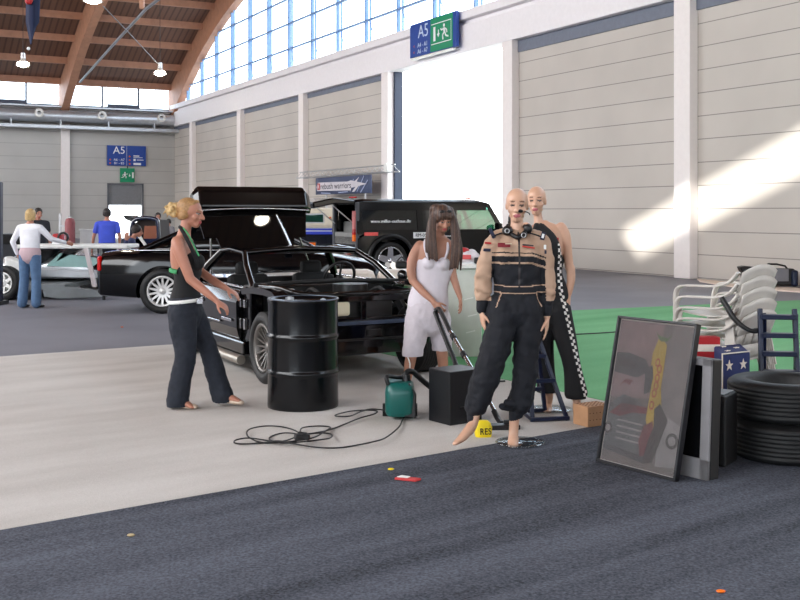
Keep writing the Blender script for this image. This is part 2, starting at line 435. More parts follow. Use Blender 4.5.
# rear end part open; unseen opposite wall, openings shaped for sun patch and fill
b = B(); D = V((.1, -1, -.2))                # sun travel in the (u, v, z) frame
hole = [(1.8, .48), (2.5, 1.05), (-8.0, 5.1), (-8.0, 4.25)]
hole = [(u - D.x * VL, z - D.z * VL) for u, z in hole]
us = sorted([UE, UB] + [h[0] for h in hole])
lo = lambda u: hole[0][1] + (hole[3][1] - hole[0][1]) * (u - hole[0][0]) / (hole[3][0] - hole[0][0])
up = lambda u: hole[1][1] + (hole[2][1] - hole[1][1]) * (u - hole[1][0]) / (hole[2][0] - hole[1][0])
u3, u0, u1 = hole[3][0], hole[0][0], hole[1][0]
b.prism([W(-20, VL, 0), W(u3, VL, 0), W(u3, VL, 15), W(-20, VL, 15)], 0, DV * .1)
b.prism([W(u1, VL, 0), W(17, VL, 0), W(17, VL, 15), W(u1, VL, 15)], 0, DV * .1)
b.prism([W(17, VL, 4.2), W(UB, VL, 4.2), W(UB, VL, 15), W(17, VL, 15)], 0, DV * .1)
b.prism([W(u3, VL, 0), W(u1, VL, 0), W(u1, VL, hole[1][1]), W(u0, VL, hole[0][1]), W(u3, VL, hole[3][1])], 0, DV * .1)
b.prism([W(u3, VL, hole[2][1]), W(u1, VL, hole[1][1]), W(u1, VL, 15), W(u3, VL, 15)], 0, DV * .1)
struct('wall_left', b, mat('white_panel_wall', (236, 234, 230), .6))  # unseen wall, kept white to bounce light onto the right wall

# ------------------------------------------------------------------ lights, world, camera
w = bpy.data.worlds.new('world'); bpy.context.scene.world = w; w.use_nodes = True
bg = w.node_tree.nodes['Background']; bg.inputs[0].default_value = (.86, .93, 1, 1); bg.inputs[1].default_value = 6
sun = bpy.data.lights.new('sun', 'SUN'); sun.energy = 9; sun.angle = .016; sun.color = (1, .97, .9)
so = bpy.data.objects.new('sun', sun); C.objects.link(so)
Dw = (DU * D.x + DV * D.y + V((0, 0, D.z))).normalized()
so.rotation_euler = Dw.to_track_quat('-Z', 'Y').to_euler()
# added area light, stands in for unseen gable glazing to lift the right wall
al = bpy.data.lights.new('gable_fill', 'AREA'); al.shape = 'RECTANGLE'; al.size = 58; al.size_y = 6; al.energy = 11000; al.color = (.97, .98, 1)
ao = bpy.data.objects.new('gable_fill', al); C.objects.link(ao); ao.location = W(8, VL - .3, 11.2); ao.rotation_euler = (-DV + V((0, 0, -.12))).to_track_quat('-Z', 'Y').to_euler()
b = B(); wallbox(b, UE, UE + .1, 0, VL, 0, 5.2); struct('wall_rear_blocker', b, M_wallB)  # unseen low wall added to cut fill from behind the camera
cam = bpy.data.cameras.new('camera'); co = bpy.data.objects.new('camera', cam); C.objects.link(co)
co.location = (0, 0, EYE); co.rotation_euler = (PI / 2, 0, 0)
cam.sensor_width = 36; cam.lens = F / 800 * 36; cam.shift_y = -(300 - HOR) / 800; cam.clip_end = 1000
sc = bpy.context.scene; sc.camera = co
sc.view_settings.view_transform = 'Standard'; sc.view_settings.look = 'None'; sc.view_settings.gamma = 1; sc.view_settings.exposure = 0
sc.cycles.use_denoising = True; sc.cycles.max_bounces = 8; sc.cycles.caustics_reflective = False; sc.cycles.caustics_refractive = False
sc.cycles.sample_clamp_indirect = 6
# ================================================================== fixtures of the hall
t = thing('ventilation_duct', 'long round metal air duct with ring nozzles under the far windows', 'air duct', W(UB - .7, 0, 7.05), HALL_ANG)
b = B(); b.cyl((.1, 0, 0), (33, 0, 0), .36, n=20); obj('pipe', b, M_steel, t)
for i, v in enumerate((1.1, 4.6, 8.1, 11.6, 15.1)):
    b = B(); b.lathe([(.12, 0), (.24, 0), (.26, .12), (.22, .16), (.12, .14)], (v, .30, .1), (0, 1, .1), 20, loop=True)
    n_ = obj('nozzle', b, M_white, t); b = B(); b.lathe([(.0, .02), (.13, .02)], (v, .30, .1), (0, 1, .1), 16); obj('opening', b, M_matte, n_)
b = B(); b.box((16.5, 0, -.62), (33, .5, .2)); b.box((16.5, -.15, .55), (33, .5, .1)); obj('cable_tray', b, M_steel, t, bevel=.02)
for i in range(12):
    b = B(); b.box((1.5 + i * 2.7, .05, -.4), (.06, .5, .35)); obj('bracket', b, M_steel, t)

# ceiling lamps
lamp_pos = []
def ceiling_lamp(p, label, hook):
    t = thing('ceiling_lamp', label, 'lamp', p, 0, 'bell lamps hanging from the roof')
    b = B(); b.lathe([(.08, .32), (.11, .30), (.15, .2), (.31, .0), (.33, -.02), (.29, -.01), (.13, .18), (.07, .26)], n=24, loop=True); obj('lamp_shade', b, mat('lamp_shade_metal', (215, 210, 205), .35, .3), t)
    b = B(); b.cyl((0, 0, .3), (0, 0, .55), .11, .1); obj('ballast_box', b, M_alloy, t)
    b = B(); b.sph((0, 0, .04), (.28, .28, .13), 16, 8); obj('bulb', b, M_lampglow, t)
    b = B(); b.cyl((0, 0, .55), (0, 0, hook - .1), .012, n=6); obj('cord', b, M_blackp, t)
    return t
for (px, py, Y, lb) in ((93, 1, 34.5, 'lit bell lamp at the top edge of the photo, largest of the three ceiling lamps'),
                    (23, 65, 48, 'lit bell lamp hanging over the woman in blue jeans at the far left'),
                    (160, 74, 51, 'lit bell lamp hanging near the corner arch of the roof')):
    p = P(px, py, Y); q = p - P0; s_ = UB - q.dot(DU)
    ceiling_lamp(p, lb, deck(max(s_, 0)) - p.z)
hd_ = V((.47, -.883, 0)); nn = (hd_ + V((0, 0, .42))).normalized(); Q_ = P(257, 226, 12.0); dd = (Q_ - V((0, 0, EYE))).normalized()
rr_ = dd - nn * 2 * dd.dot(nn); p = Q_ + rr_ * ((8.4 - Q_.z) / rr_.z)
print('LAMPREF', p, (p - P0).dot(DU), (p - P0).dot(DV))
q_ = p - P0; s_ = UB - q_.dot(DU)
ceiling_lamp(p, 'lit bell lamp seen mirrored in the raised black hatch', (deck(max(s_, 0)) - p.z) / .6).scale = (.6, .6, .6)
# hanging flags, roof brace, cable
p = P(33, 36, 30)
t = thing('hanging_flag', 'dark blue furled flag with red top hanging from the roof', 'flag', p)
b = B(); rs = []
for i in range(9):
    z = 3.2 * i / 8; w_ = .16 if i else .06
    rs.append([V((math.cos(2 * PI * k / 16) * w_ * (1 + .35 * math.sin(k * 2.5 + i * .3)) + .03 * i / 8, math.sin(2 * PI * k / 16) * w_ * .7, z - (.25 * math.cos(2 * PI * k / 16 + PI) if i == 0 else 0))) for k in range(16)])
b.rings(rs); obj('cloth', b, mat('flag_navy', (24, 34, 66), .8), t)
b = B(); b.tube([(-.16, -.14, 1.5), (-.1, -.17, .95), (0, -.15, 1.1), (.05, -.15, 2.2)], .07, 8, sm=4); obj('emblem', b, M_red, t)
b = B(); b.sph((-.13, 0, -.36), .05); obj('weight', b, M_white, t)
b = B(); b.cyl((0, 0, 3.1), (0, 0, 3.9), .015); obj('cord', b, M_blackp, t)
b = B(); b.tube([P(165, -6, 36), P(146, 9, 38), P(112, 46, 46), P(80, 82, 56)], .06, 8)
tag(obj('roof_brace', b, mat('brace_steel', (120, 122, 130), .4, .5)), 'grey steel tie rod crossing below the wooden roof', 'brace')
b = B(); b.tube([P(103, 6, 34.6), P(130, 34, 42), P(158, 64, 50.5)], .02, 6)
tag(obj('lamp_cable', b, M_blackp), 'thin dark cable running between two ceiling lamps', 'cable')
b = B(); a_ = P(142, 9, 38); b.bar(a_ + V((0, 0, 2)), a_, .16, .16)
tag(obj('wooden_strut', b, M_wood), 'short wooden strut hanging at the top beside the steel rod', 'strut')
# signs
def seg(b, a, c, w, n, mi=0): b.bar(a, c, w, .01, side=V(n).cross(V(c) - V(a)), mi=mi)
def pictogram(parent, o, r, u, n, h, flip=1):         # running man, arrow and door
    r, u, n = V(r), V(u), V(n)
    def q(x, y): return V(o) + r * (x * h * flip) + u * (y * h) + n * .012
    b = B()
    b.prism([q(.62, -.42), q(.86, -.42), q(.86, .42), q(.62, .42)], 0, n * .01)
    b.cyl(q(-.38, .36), q(-.38, .36) + n * .01, h * .1, n=14)
    for pts, w_ in (([(-.36, .22), (-.42, -.05)], .2), ([(-.34, .2), (-.08, .12), (.02, .22)], .08), ([(-.42, .2), (-.66, .08), (-.7, -.1)], .08),
                    ([(-.4, -.02), (-.2, -.18), (-.25, -.45)], .1), ([(-.44, -.02), (-.56, -.25), (-.86, -.34)], .1)):
        for i in range(len(pts) - 1): seg(b, q(*pts[i]), q(*pts[i + 1]), w_ * h, n)
    seg(b, q(.28, .2), q(.28, -.05), .08 * h, n)
    b.prism([q(.12, -.03), q(.44, -.03), q(.28, -.24)], 0, n * .01)
    obj('pictogram', b, M_signwhite, parent)
R_ = -DU; N_ = DV                     # seen from inside: right = -u on the right wall
def wl(u, v, z, o): return W(u, v, z) - o
WW = W
def hallsign():
    W = lambda u, v, z: WW(u - .85, v, z)
    wl = lambda u, v, z, o: W(u, v, z) - o
    o = W(12.35, .55, 6.9)
    t = thing('direction_sign', 'blue and green A5 exit sign above the bright hall door', 'sign', o)
    b = B(); b.prism([wl(13.9, .42, 6.88, o), wl(10.8, .42, 6.88, o), wl(10.8, .42, 8.02, o), wl(13.9, .42, 8.02, o)], 0, DV * .12); obj('panel', b, M_signblue, t, bevel=.01)
    b = B(); b.prism([wl(12.45, .54, 6.9, o), wl(11.0, .54, 6.9, o), wl(11.0, .54, 8.0, o), wl(12.45, .54, 8.0, o)], 0, DV * .01); obj('green_panel', b, M_signgreen, t)
    b = B()
    for z in (7.12, 7.78): b.prism([wl(12.38, .551, z, o), wl(11.08, .551, z, o), wl(11.08, .551, z + .03, o), wl(12.38, .551, z + .03, o)], 0, DV * .005)
    b.prism([wl(11.1, .551, 7.12, o), wl(11.08, .551, 7.12, o), wl(11.08, .551, 7.8, o), wl(11.1, .551, 7.8, o)], 0, DV * .005)
    obj('border_line', b, M_signwhite, t)
    pictogram(t, wl(11.73, .55, 7.46, o), DU, (0, 0, 1), DV, .56)
    lg = mat('sign_lettering', (205, 220, 240), .4)
    text('lettering', 'A5', .62, lg, t, wl(12.95, .545, 7.68, o), -DU, (0, 0, 1))
    text('lettering', 'A4 - A1', .22, lg, t, wl(13.0, .545, 7.24, o), -DU, (0, 0, 1))
    text('lettering', 'A6 - A7', .22, lg, t, wl(13.0, .545, 7.03, o), -DU, (0, 0, 1))
    for z in (7.24, 7.03):
        text('arrow', '<', .16, M_orange, t, wl(13.6, .545, z, o), -DU, (0, 0, 1))
    b = B(); b.prism([wl(13.8, .42, 6.8, o), wl(11.0, .42, 6.8, o), wl(11.0, .42, 6.86, o), wl(13.8, .42, 6.86, o)], 0, DV * .14); obj('lamp_strip', b, M_white, t)
hallsign()
def backsign():
    o = W(UB - .12, 2.95, 4.3); n = -DU; r = -DV
    t = thing('direction_sign', 'wide blue A5 direction sign on the far grey wall', 'sign', o)
    def q(v, z, k=0): return W(UB - .05 - k, v, z) - o
    b = B(); b.prism([q(4.1, 4.3), q(1.8, 4.3), q(1.8, 5.5), q(4.1, 5.5)], 0, n * .08); obj('panel', b, M_signblue, t)
    b = B(); b.prism([q(2.96, 4.3, .08), q(2.94, 4.3, .08), q(2.94, 5.5, .08), q(2.96, 5.5, .08)], 0, n * .01); obj('divider', b, M_alloy, t)
    text('lettering', 'A5', .62, M_signwhite, t, q(3.4, 5.2, .085), r, (0, 0, 1))
    text('lettering', 'A6 - A7', .2, M_signwhite, t, q(3.4, 4.65, .085), r, (0, 0, 1)); text('lettering', 'B1 - B5', .2, M_signwhite, t, q(3.4, 4.44, .085), r, (0, 0, 1))
    b = B()
    for (v0, v1, z, h) in ((2.55, 2.2, 4.9, .06), (2.55, 2.0, 4.8, .03), (2.55, 2.42, 4.66, .13), (2.35, 1.95, 4.66, .04), (2.55, 2.1, 4.42, .13)):
        b.prism([q(v0, z - h / 2, .08), q(v1, z - h / 2, .08), q(v1, z + h / 2, .08), q(v0, z + h / 2, .08)], 0, n * .01)
    obj('pictogram_row', b, M_signwhite, t)
    b = B()
    for (v, z) in ((3.93, 4.65), (3.93, 4.44), (2.78, 4.86), (2.78, 4.64), (2.78, 4.42)): b.cyl(q(v, z, .08), q(v, z, .1), .05, n=8)
    obj('arrow', b, M_orange, t)
    o2 = W(UB - .1, 2.9, 3.3)
    t = thing('exit_sign', 'small green emergency exit sign above the far door', 'sign', o2)
    b = B(); b.prism([W(UB - .02, 3.33, 3.32) - o2, W(UB - .02, 2.48, 3.32) - o2, W(UB - .02, 2.48, 4.16) - o2, W(UB - .02, 3.33, 4.16) - o2], 0, n * .1); obj('panel', b, M_signgreen, t)
    pictogram(t, W(UB - .13, 2.9, 3.74) - o2, -DV, (0, 0, 1), -DU, .42)
    b = B(); b.box(W(UB - .1, 2.9, 4.22) - o2, (.05, .05, .14)); obj('bracket', b, M_blackp, t)
backsign()
# truss with banner on the right wall
o = W(20.5, .6, 3.2)
t = thing('lighting_truss', 'horizontal aluminium truss above the dark blue banner', 'truss', o)
b = B()
for (v, z) in ((.45, 3.0), (.8, 3.0), (.62, 3.25)): b.cyl(W(14.0, v, z) - o, W(22.8, v, z) - o, .025, n=8)
for i in range(22):
    u = 14.0 + i * .4
    b.cyl(W(u, .45, 3.0) - o, W(u + .2, .62, 3.25) - o, .01, n=6); b.cyl(W(u + .2, .62, 3.25) - o, W(u + .4, .8, 3.0) - o, .01, n=6)
obj('tubes', b, M_alloy, t)
b = B(); b.cyl(W(14.05, .82, 3.13) - o, W(14.05, .98, 3.13) - o, .16, n=16); obj('lamp_head', b, M_white, t)
for u in (16.4, 20.0):
    b = B(); b.cyl(W(u, .62, 0) - o, W(u, .62, 3.0) - o, .03); obj('support_pole', b, M_alloy, t)
o = W(18, .83, 2.3)
t = thing('banner', 'dark blue banner with white arrow and lettering behind the vehicles', 'banner', o)
u0, u1 = 20.56, 15.49
def q(f, g, k=0): return W(u0 + (u1 - u0) * f, .84 + k, 2.26 + .68 * g) - o
b = B(); n_ = 16
vs = [q(i / n_, j, .03 * math.sin(i * 1.1)) for j in (0, 1) for i in range(n_ + 1)]
b.add(vs, [(i, i + 1, n_ + 2 + i, n_ + 1 + i) for i in range(n_)], 0, True); obj('cloth', b, mat('banner_slate', (78, 88, 116), .7), t, solid=.02)
b = B()
b.prism([q(.05, .22, .04), q(.68, .18, .04), q(.68, .32, .04), q(.95, .5, .04), q(.68, .74, .04), q(.62, .68, .04), q(.07, .72, .04), q(.03, .45, .04)], 0, DV * .01)
b.prism([q(.72, .6, .04), q(.82, .9, .04), q(.76, .55, .04)], 0, DV * .01); b.prism([q(.74, .1, .04), q(.82, .45, .04), q(.78, .45, .04), q(.7, .1, .04)], 0, DV * .01)
obj('arrow_print', b, mat('banner_white', (205, 200, 205), .7), t)
b = B()
b.prism([q(.055, .28, .055), q(.105, .28, .055), q(.105, .66, .055), q(.055, .66, .055)], 0, DV * .008); obj('logo', b, M_red, t)
text('lettering', 'rebush warriors', .33, mat('banner_ink', (60, 60, 72), .7), t, q(.4, .46, .055), -DU, (0, 0, 1), sx=1.35)
text('logo_letter', 'R', .24, M_signwhite, t, q(.08, .46, .068), -DU, (0, 0, 1), sx=1)
b = B()
for (x, y, x2, y2) in ((.66, .12, .72, .8), (.78, .1, .9, .95), (.84, .05, .96, .7), (.12, .1, .3, .05), (.45, .08, .62, .12)): seg(b, q(x, y, .035), q(x2, y2, .035), .04, DV)
obj('stripe_print', b, mat('banner_pale_stripe', (160, 170, 200), .7), t)
# outside the open door: hedge and a pale building
t = B(); rnd = random.Random(3)
b = B()
for i in range(260):
    p = W(5.0 + rnd.random() * 10, -5.5 - rnd.random() * .8, .2 + rnd.random() * 1.0); b.sph(p, .12 + .15 * rnd.random(), 6, 4)
tag(obj('hedge', b, mat('hedge_green', (90, 170, 80), .8, var=.3)), 'green hedge outside seen through the black truck windows', 'hedge', kind='stuff')
b = B(); wallbox(b, 2, 30, -14.5, -14, 0, 7)
for i in range(9): wallbox(b, 2 + i * 3, 2.06 + i * 3, -14, -13.96, 0, 7)
o = obj('pale_building', b, M_white); tag(o, 'overexposed pale building outside the open hall door', 'building')
# ================================================================== vehicles
def tyre(b, c, R, wd, rim, ax=(0, 1, 0), n=48, tread=True):
    c = V(c); a = V(ax).normalized(); x, y = perp(a); h = wd / 2; sw = R - rim
    prof = [(rim, -h * .8), (rim + sw * .25, -h * .98), (rim + sw * .6, -h), (R - .03, -h * .93), (R - .008, -h * .8)]
    for g in range(-3, 4):
        z = g * h * .22
        prof += [(R, z - h * .08), (R, z + h * .05), (R - .005, z + h * .07), (R - .005, z + h * .12)] if tread else [(R, z)]
    prof += [(R - .008, h * .8), (R - .03, h * .93), (rim + sw * .6, h), (rim + sw * .25, h * .98), (rim, h * .8), (rim - .004, 0)]
    rs = [[c + a * z + (x * math.cos(2 * PI * k / n) + y * math.sin(2 * PI * k / n)) * (r - (.003 if (k % 2 and r > R - .02 and tread) else 0)) for k in range(n)] for r, z in prof]
    b.rings(rs, loop=True)
def rim(b, c, r, face, ax, ns=5, dish=.03, spw=.06, n=32):      # face: signed offset of the outer face
    c = V(c); a = V(ax).normalized(); sgn = 1 if face > 0 else -1; x, y = perp(a)
    b.lathe([(r + .004, face), (r - .012, face + sgn * .006), (r - .03, face - sgn * .01), (r - .045, -face * .7), (r - .03, -face * .7), (r - .02, face * .5)], c, a, n, loop=True)
    b.lathe([(.001, face - sgn * (dish - .02)), (.05, face - sgn * (dish - .015)), (.065, face - sgn * (dish + .03)), (.001, face - sgn * (dish + .03))], c, a, 16)
    for k in range(ns):
        t = 2 * PI * k / ns; d = x * math.cos(t) + y * math.sin(t)
        p0 = c + d * .04 + a * (face - sgn * dish); p1 = c + d * (r - .02) + a * (face - sgn * .012)
        tt = a.cross(d)
        b.prism([p0 - tt * spw * .6, p0 + tt * spw * .6, p1 + tt * spw * .42, p1 - tt * spw * .42], 0, -a * sgn * .025)
    b.lathe([(.001, face - sgn * .09), (r - .04, face - sgn * .09)], c, a, 20, mi=1)
def wheel(parent, c, R, wd, rr, side, ns, m=M_alloy, spw=.05, dish=.03):
    b = B(); tyre(b, c, R, wd, rr); o = obj('wheel', b, M_rub, parent)
    b = B(); rim(b, c, rr, side * wd * .42, (0, 1, 0), ns, dish, spw); obj('rim', b, [m, M_matte], o); return o
def bodyloft(stations, n_low=True):
    rs = []
    for (x, w, zt, zs, zb) in stations:
        h = [(0, zt), (w * .45, zt - .003), (w * .78, zt - .02), (w * .93, zs + (zt - zs) * .25), (w * .99, zs - .06), (w, zb + (zs - zb) * .55), (w * .985, zb + (zs - zb) * .25), (w * .93, zb + .02), (w * .8, zb), (0, zb)]
        full = [V((x, y, z)) for y, z in h] + [V((x, -y, z)) for y, z in h[-2:0:-1]]
        rs.append(full)
    b = B(); b.rings(rs); return b
def cutbody(name, b, arches, m, parent, inner=None):
    zmax = max(p.z for p in b.v); xs = [p.x for p in b.v]; span = max(xs) - min(xs)
    out = None
    for solver, self_, eps in (('EXACT', False, 0), ('EXACT', True, 0), ('EXACT', False, .003), ('EXACT', True, .005), ('FAST', False, .002)):
        o = bpy.data.objects.new('tmpb', b.mesh('tmpb')); C.objects.link(o); cs = []
        for (x, z, r, y0, y1) in arches:
            c = B(); c.cyl((x + eps, y0, z + eps), (x + eps, y1, z + eps), r + eps, n=36)
            co_ = bpy.data.objects.new('cut', c.mesh('cut')); C.objects.link(co_); cs.append(co_)
            md = o.modifiers.new('b', 'BOOLEAN'); md.operation = 'DIFFERENCE'; md.object = co_; md.solver = solver
            if solver == 'EXACT': md.use_self = self_
        dg = bpy.context.evaluated_depsgraph_get(); dg.update()
        out = bpy.data.meshes.new_from_object(o.evaluated_get(dg)); out.name = name
        bpy.data.objects.remove(o)
        for c in cs: bpy.data.objects.remove(c)
        vx = [v.co.x for v in out.vertices]
        if vx and max(v.co.z for v in out.vertices) > zmax - .02 and max(vx) - min(vx) > span - .05 and len(out.polygons) > 60: break
    else:
        out = b.mesh(name)
    for p in out.polygons: p.use_smooth = True
    out.materials.clear(); out.materials.append(m)
    ob = obj(name, out, m, parent)
    md = ob.modifiers.new('es', 'EDGE_SPLIT'); md.split_angle = math.radians(35)
    return ob
def cabin(parent, st, mroof, mglass, pillars=True, roofrange=None, pillar_at=()):
    # st: (x, wbase, wtop, zbase, ztop)
    rs = []
    for (x, wb, wt, zb, zt) in st:
        h = [(0, zt), (wt * .6, zt - .008), (wt * .95, zt - .035), (wt, zt - .07), (wt * .5 + wb * .5, (zt + zb) * .5 - .02), (wb, zb)]
        rs.append([V((x, y, z)) for y, z in h] + [V((x, -y, z)) for y, z in h[::-1][:-1]])
    b = B(); b.rings(rs, True); obj('window_glass', b, mglass, parent)
    a0, a1 = roofrange; R = [r for r in rs if a0 - 1e-6 <= r[0].x <= a1 + 1e-6]
    b = B(); n = len(R[0])
    keep = [i for i in list(range(3, -1, -1)) + [n - 1, n - 2, n - 3]]
    b.rings([[r[i] + V((0, 0, .008)) for i in keep] for r in R], False, closed=False); obj('roof', b, mroof, parent, solid=.02)
    for i, x in enumerate(pillar_at):
        for sg in (1, -1):
            b = B(); pa, pb, w_ = x
            b.tube([(pa[0], sg * pa[1], pa[2]), ((pa[0] + pb[0]) / 2, sg * ((pa[1] + pb[1]) / 2 + .012), (pa[2] + pb[2]) / 2), (pb[0], sg * pb[1], pb[2])], w_, 8)
            obj('pillar', b, mroof, parent)
# ---- black saloon car behind
def saloon():
    ang = math.radians(3)
    t = thing('saloon_car', 'black saloon car parked behind the blonde woman in the halter top', 'car', (-3.74, 17.2, 0), ang)
    # x from the rear axle
    st = [(-1.06, .62, .60, .52, .34), (-1.03, .74, .84, .74, .3), (-.98, .80, .95, .86, .27), (-.7, .86, .99, .9, .25), (-.2, .89, 1.0, .93, .22), (.4, .9, 1.0, .95, .2), (1.2, .9, 1.0, .95, .2),
          (2.0, .9, .99, .93, .2), (2.4, .89, .97, .9, .2), (2.8, .87, .91, .83, .2), (3.2, .84, .82, .72, .22), (3.5, .76, .70, .6, .25), (3.62, .6, .58, .5, .32)]
    cutbody('body', bodyloft(st), [(0, .34, .41, -1.2, -.55), (0, .34, .41, .55, 1.2), (2.83, .34, .41, -1.2, -.55), (2.83, .34, .41, .55, 1.2)], M_black, t)
    cb = [(-.35, .72, .60, .97, .99), (.05, .78, .58, .97, 1.17), (.45, .82, .56, .96, 1.36), (.8, .83, .56, .96, 1.40), (1.2, .83, .56, .96, 1.415), (1.55, .82, .56, .96, 1.385), (1.9, .80, .60, .95, 1.2), (2.35, .76, .66, .93, .97)]
    cabin(t, cb, M_black, M_dglass, roofrange=(.45, 1.55), pillar_at=[((-.38, .74, .97), (.45, .545, 1.35), .05), ((2.35, .76, .95), (1.55, .55, 1.375), .03), ((1.05, .835, .96), (1.1, .57, 1.38), .022)])
    for x in (0, 2.83):
        for sg in (1, -1): wheel(t, (x, sg * .79, .35), .35, .23, .24, sg, 14, mat('bright_alloy', (214, 212, 210), .35, .3), spw=.034)
    for sg in (1, -1):
        b = B(); b.box((-.985, sg * .76, .78), (.07, .12, .24)); obj('tail_light', b, M_redlens, t, bevel=.03)
        b = B(); b.sph((1.95, sg * .98, 1.02), (.07, .11, .07)); obj('wing_mirror', b, M_black, t)
        b = B(); b.tube([(-.45, sg * .8, .985), (0, sg * .845, .99), (1.0, sg * .85, .99), (2.1, sg * .84, .97)], .009, 6); obj('window_trim', b, M_chrome, t)
        b = B()
        b.bar((.95, sg * .9, .82), (1.12, sg * .9, .82), .02, .03); obj('door_handle', b, M_black, t, bevel=.004)
    b = B(); b.cyl((-1.0, .5, .26), (-1.16, .5, .26), .035); b.cyl((-1.0, .4, .26), (-1.16, .4, .26), .035); obj('exhaust', b, M_chrome, t)
saloon()
# ---- black off-road truck
def truck():
    hd = V((.90, .436, 0)); ang = math.atan2(hd.y, hd.x)
    # local origin: rear near corner on the ground
    t = thing('off_road_truck', 'large black off road truck with raised tailgate by the open hall door', 'truck', (-.97, 24.0, 0), ang)
    L, Wd = 5.0, 1.55
    bw = B()
    # x along, y: 0 near side .. Wd far side ; lower body
    sec = lambda x, z0, z1, i=0: [V((x, i, z0)), V((x, Wd - i, z0)), V((x, Wd - i, z1 - .04)), V((x, Wd - i - .05, z1)), V((x, i + .05, z1)), V((x, i, z1 - .04))]
    b = B(); b.rings([sec(0.02, .55, 1.0, .03), sec(.3, .42, 1.12), sec(3.8, .42, 1.12), sec(3.95, .45, 1.1), sec(4.8, .5, 1.05, .02), sec(L, .6, .98, .06)], smooth=False)
    cutbody('body', b, [(.85, .44, .54, -.2, .41), (.85, .44, .54, Wd - .41, Wd + .2), (4.2, .44, .5, -.2, .41), (4.2, .44, .5, Wd - .41, Wd + .2)], M_black, t)
    # cabin shell : pillars, roof, side window panes
    roof = B(); roof.rings([[V((x, i, z)) for i, z in ((.1, zt - .12), (.1, zt - .05), (.2, zt), (Wd - .2, zt), (Wd - .1, zt - .05), (Wd - .1, zt - .12))] for x, zt in ((0.0, 1.86), (.2, 1.88), (3.2, 1.87), (3.55, 1.80))], smooth=False)
    obj('roof', roof, M_black, t, bevel=.02)
    for y, q in ((0, .1), (Wd, -.1)):
        b = B()
        def pan(x0, x1, z0, z1, x0b=None, x1b=None):   # sloping side panel from z0 to z1
            f = lambda z: y + q * max(0, (z - 1.1) / .68)
            a = [V((x0, f(z0), z0)), V((x1, f(z0), z0)), V((x1b if x1b is not None else x1, f(z1), z1)), V((x0b if x0b is not None else x0, f(z1), z1))]
            b.prism(a, 0, (0, q * .35, 0))
        pan(0, 3.9, 1.08, 1.16); pan(0, 3.45, 1.62, 1.8); pan(0, .14, 1.16, 1.62, 0, .12); pan(1.55, 1.7, 1.16, 1.62); pan(2.5, 2.62, 1.16, 1.62); pan(3.8, 3.93, 1.12, 1.78, 3.44, 3.55)
        obj('side_frame', b, M_black, t)
        for (x0, x1, x1b, m_) in ((.14, 1.55, 1.55, M_dglass), (1.7, 2.5, 2.5, M_dglass if y == 0 else M_cglass), (2.62, 3.8, 3.52, M_cglass)):
            b = B(); f = lambda z: y + q * max(0, (z - 1.1) / .68) + q * .15
            b.prism([V((x0, f(1.14), 1.14)), V((x1, f(1.14), 1.14)), V((x1b, f(1.64), 1.64)), V((x0, f(1.64), 1.64))], 0, (0, q * .05, 0))
            obj('side_window', b, m_, t)
    b = B(); b.prism([(3.88, .12, 1.1), (3.88, Wd - .12, 1.1), (3.53, Wd - .18, 1.76), (3.53, .18, 1.76)], 0, (-.012, 0, 0)); obj('windscreen', b, M_cglass, t)
    # interior visible through the open rear: floor, seats
    b = B(); b.box((.9, Wd / 2, .98), (1.7, Wd - .2, .1)); obj('load_floor', b, M_matte, t)
    for yy in (.5, 1.25):
        for xx in (1.6, 2.8):
            b = B(); b.box((xx, yy, 1.25), (.14, .5, .55)); b.box((xx, yy, 1.6), (.09, .24, .18)); obj('seat', b, M_blackp, t, bevel=.04)
    # rear end: opening frame, bumper, lights, inner panel
    for yy in (.09, Wd - .09):
        b = B(); b.box((.03, yy, 1.2), (.08, .1, 1.2)); obj('rear_frame', b, mat('grey_rear_frame', (70, 72, 78), .4), t, bevel=.02)
    b = B(); b.box((-.03, .14, 1.35), (.05, .12, .5)); obj('tail_light', b, mat('clear_red_lens', (210, 120, 120), .15), t, bevel=.01)
    b = B(); b.box((-.03, .14, .98), (.05, .12, .16)); obj('tail_light', b, M_orange, t, bevel=.01)
    b = B(); b.box((-.03, .14, 1.12), (.05, .12, .14)); obj('tail_light', b, M_redlens, t, bevel=.01)
    b = B(); b.box((.12, Wd / 2, .95), (.2, 1.4, .3)); b.box((.3, 1.0, 1.2), (.1, .9, .3)); obj('rear_sill', b, mat('grey_interior_trim', (128, 128, 126), .6), t, bevel=.03)
    b = B(); b.box((-.12, Wd / 2, .62), (.26, Wd, .24)); obj('rear_bumper', b, M_blackp, t, bevel=.05)
    b = B(); b.box((-.26, .35, .62), (.02, .2, .07)); obj('reflector', b, M_redlens, t)
    b = B(); b.box((5.07, Wd / 2, .62), (.2, Wd, .28)); obj('front_bumper', b, M_chrome, t, bevel=.05)
    # raised tailgate
    tg = B(); tg.prism([(0, .12, 1.84), (-.55, .12, 1.90), (-1.05, .12, 1.80), (-1.02, .12, 1.66), (-.5, .12, 1.76), (0, .12, 1.74)], 0, (0, Wd - .24, 0))
    g = obj('tailgate', tg, M_black, t, bevel=.03)
    b = B(); b.box((-.8, Wd / 2, 1.70), (.3, .8, .05), Matrix.Rotation(math.radians(-10), 3, 'Y')); obj('licence_recess', b, M_alloy, g, bevel=.01)
    for yy in (.2, Wd - .2):
        b = B(); b.cyl((0, yy, 1.3), (-.55, yy, 1.74), .012, n=8); obj('gas_strut', b, M_alloy, g)
    b = B(); b.box((.1, .5, 1.92), (.08, .3, .03)); obj('brake_light', b, M_redlens, t, bevel=.008)
    b = B(); b.box((3.1, .35, 1.9), (.1, .12, .04)); obj('roof_light', b, M_orange, t, bevel=.01)
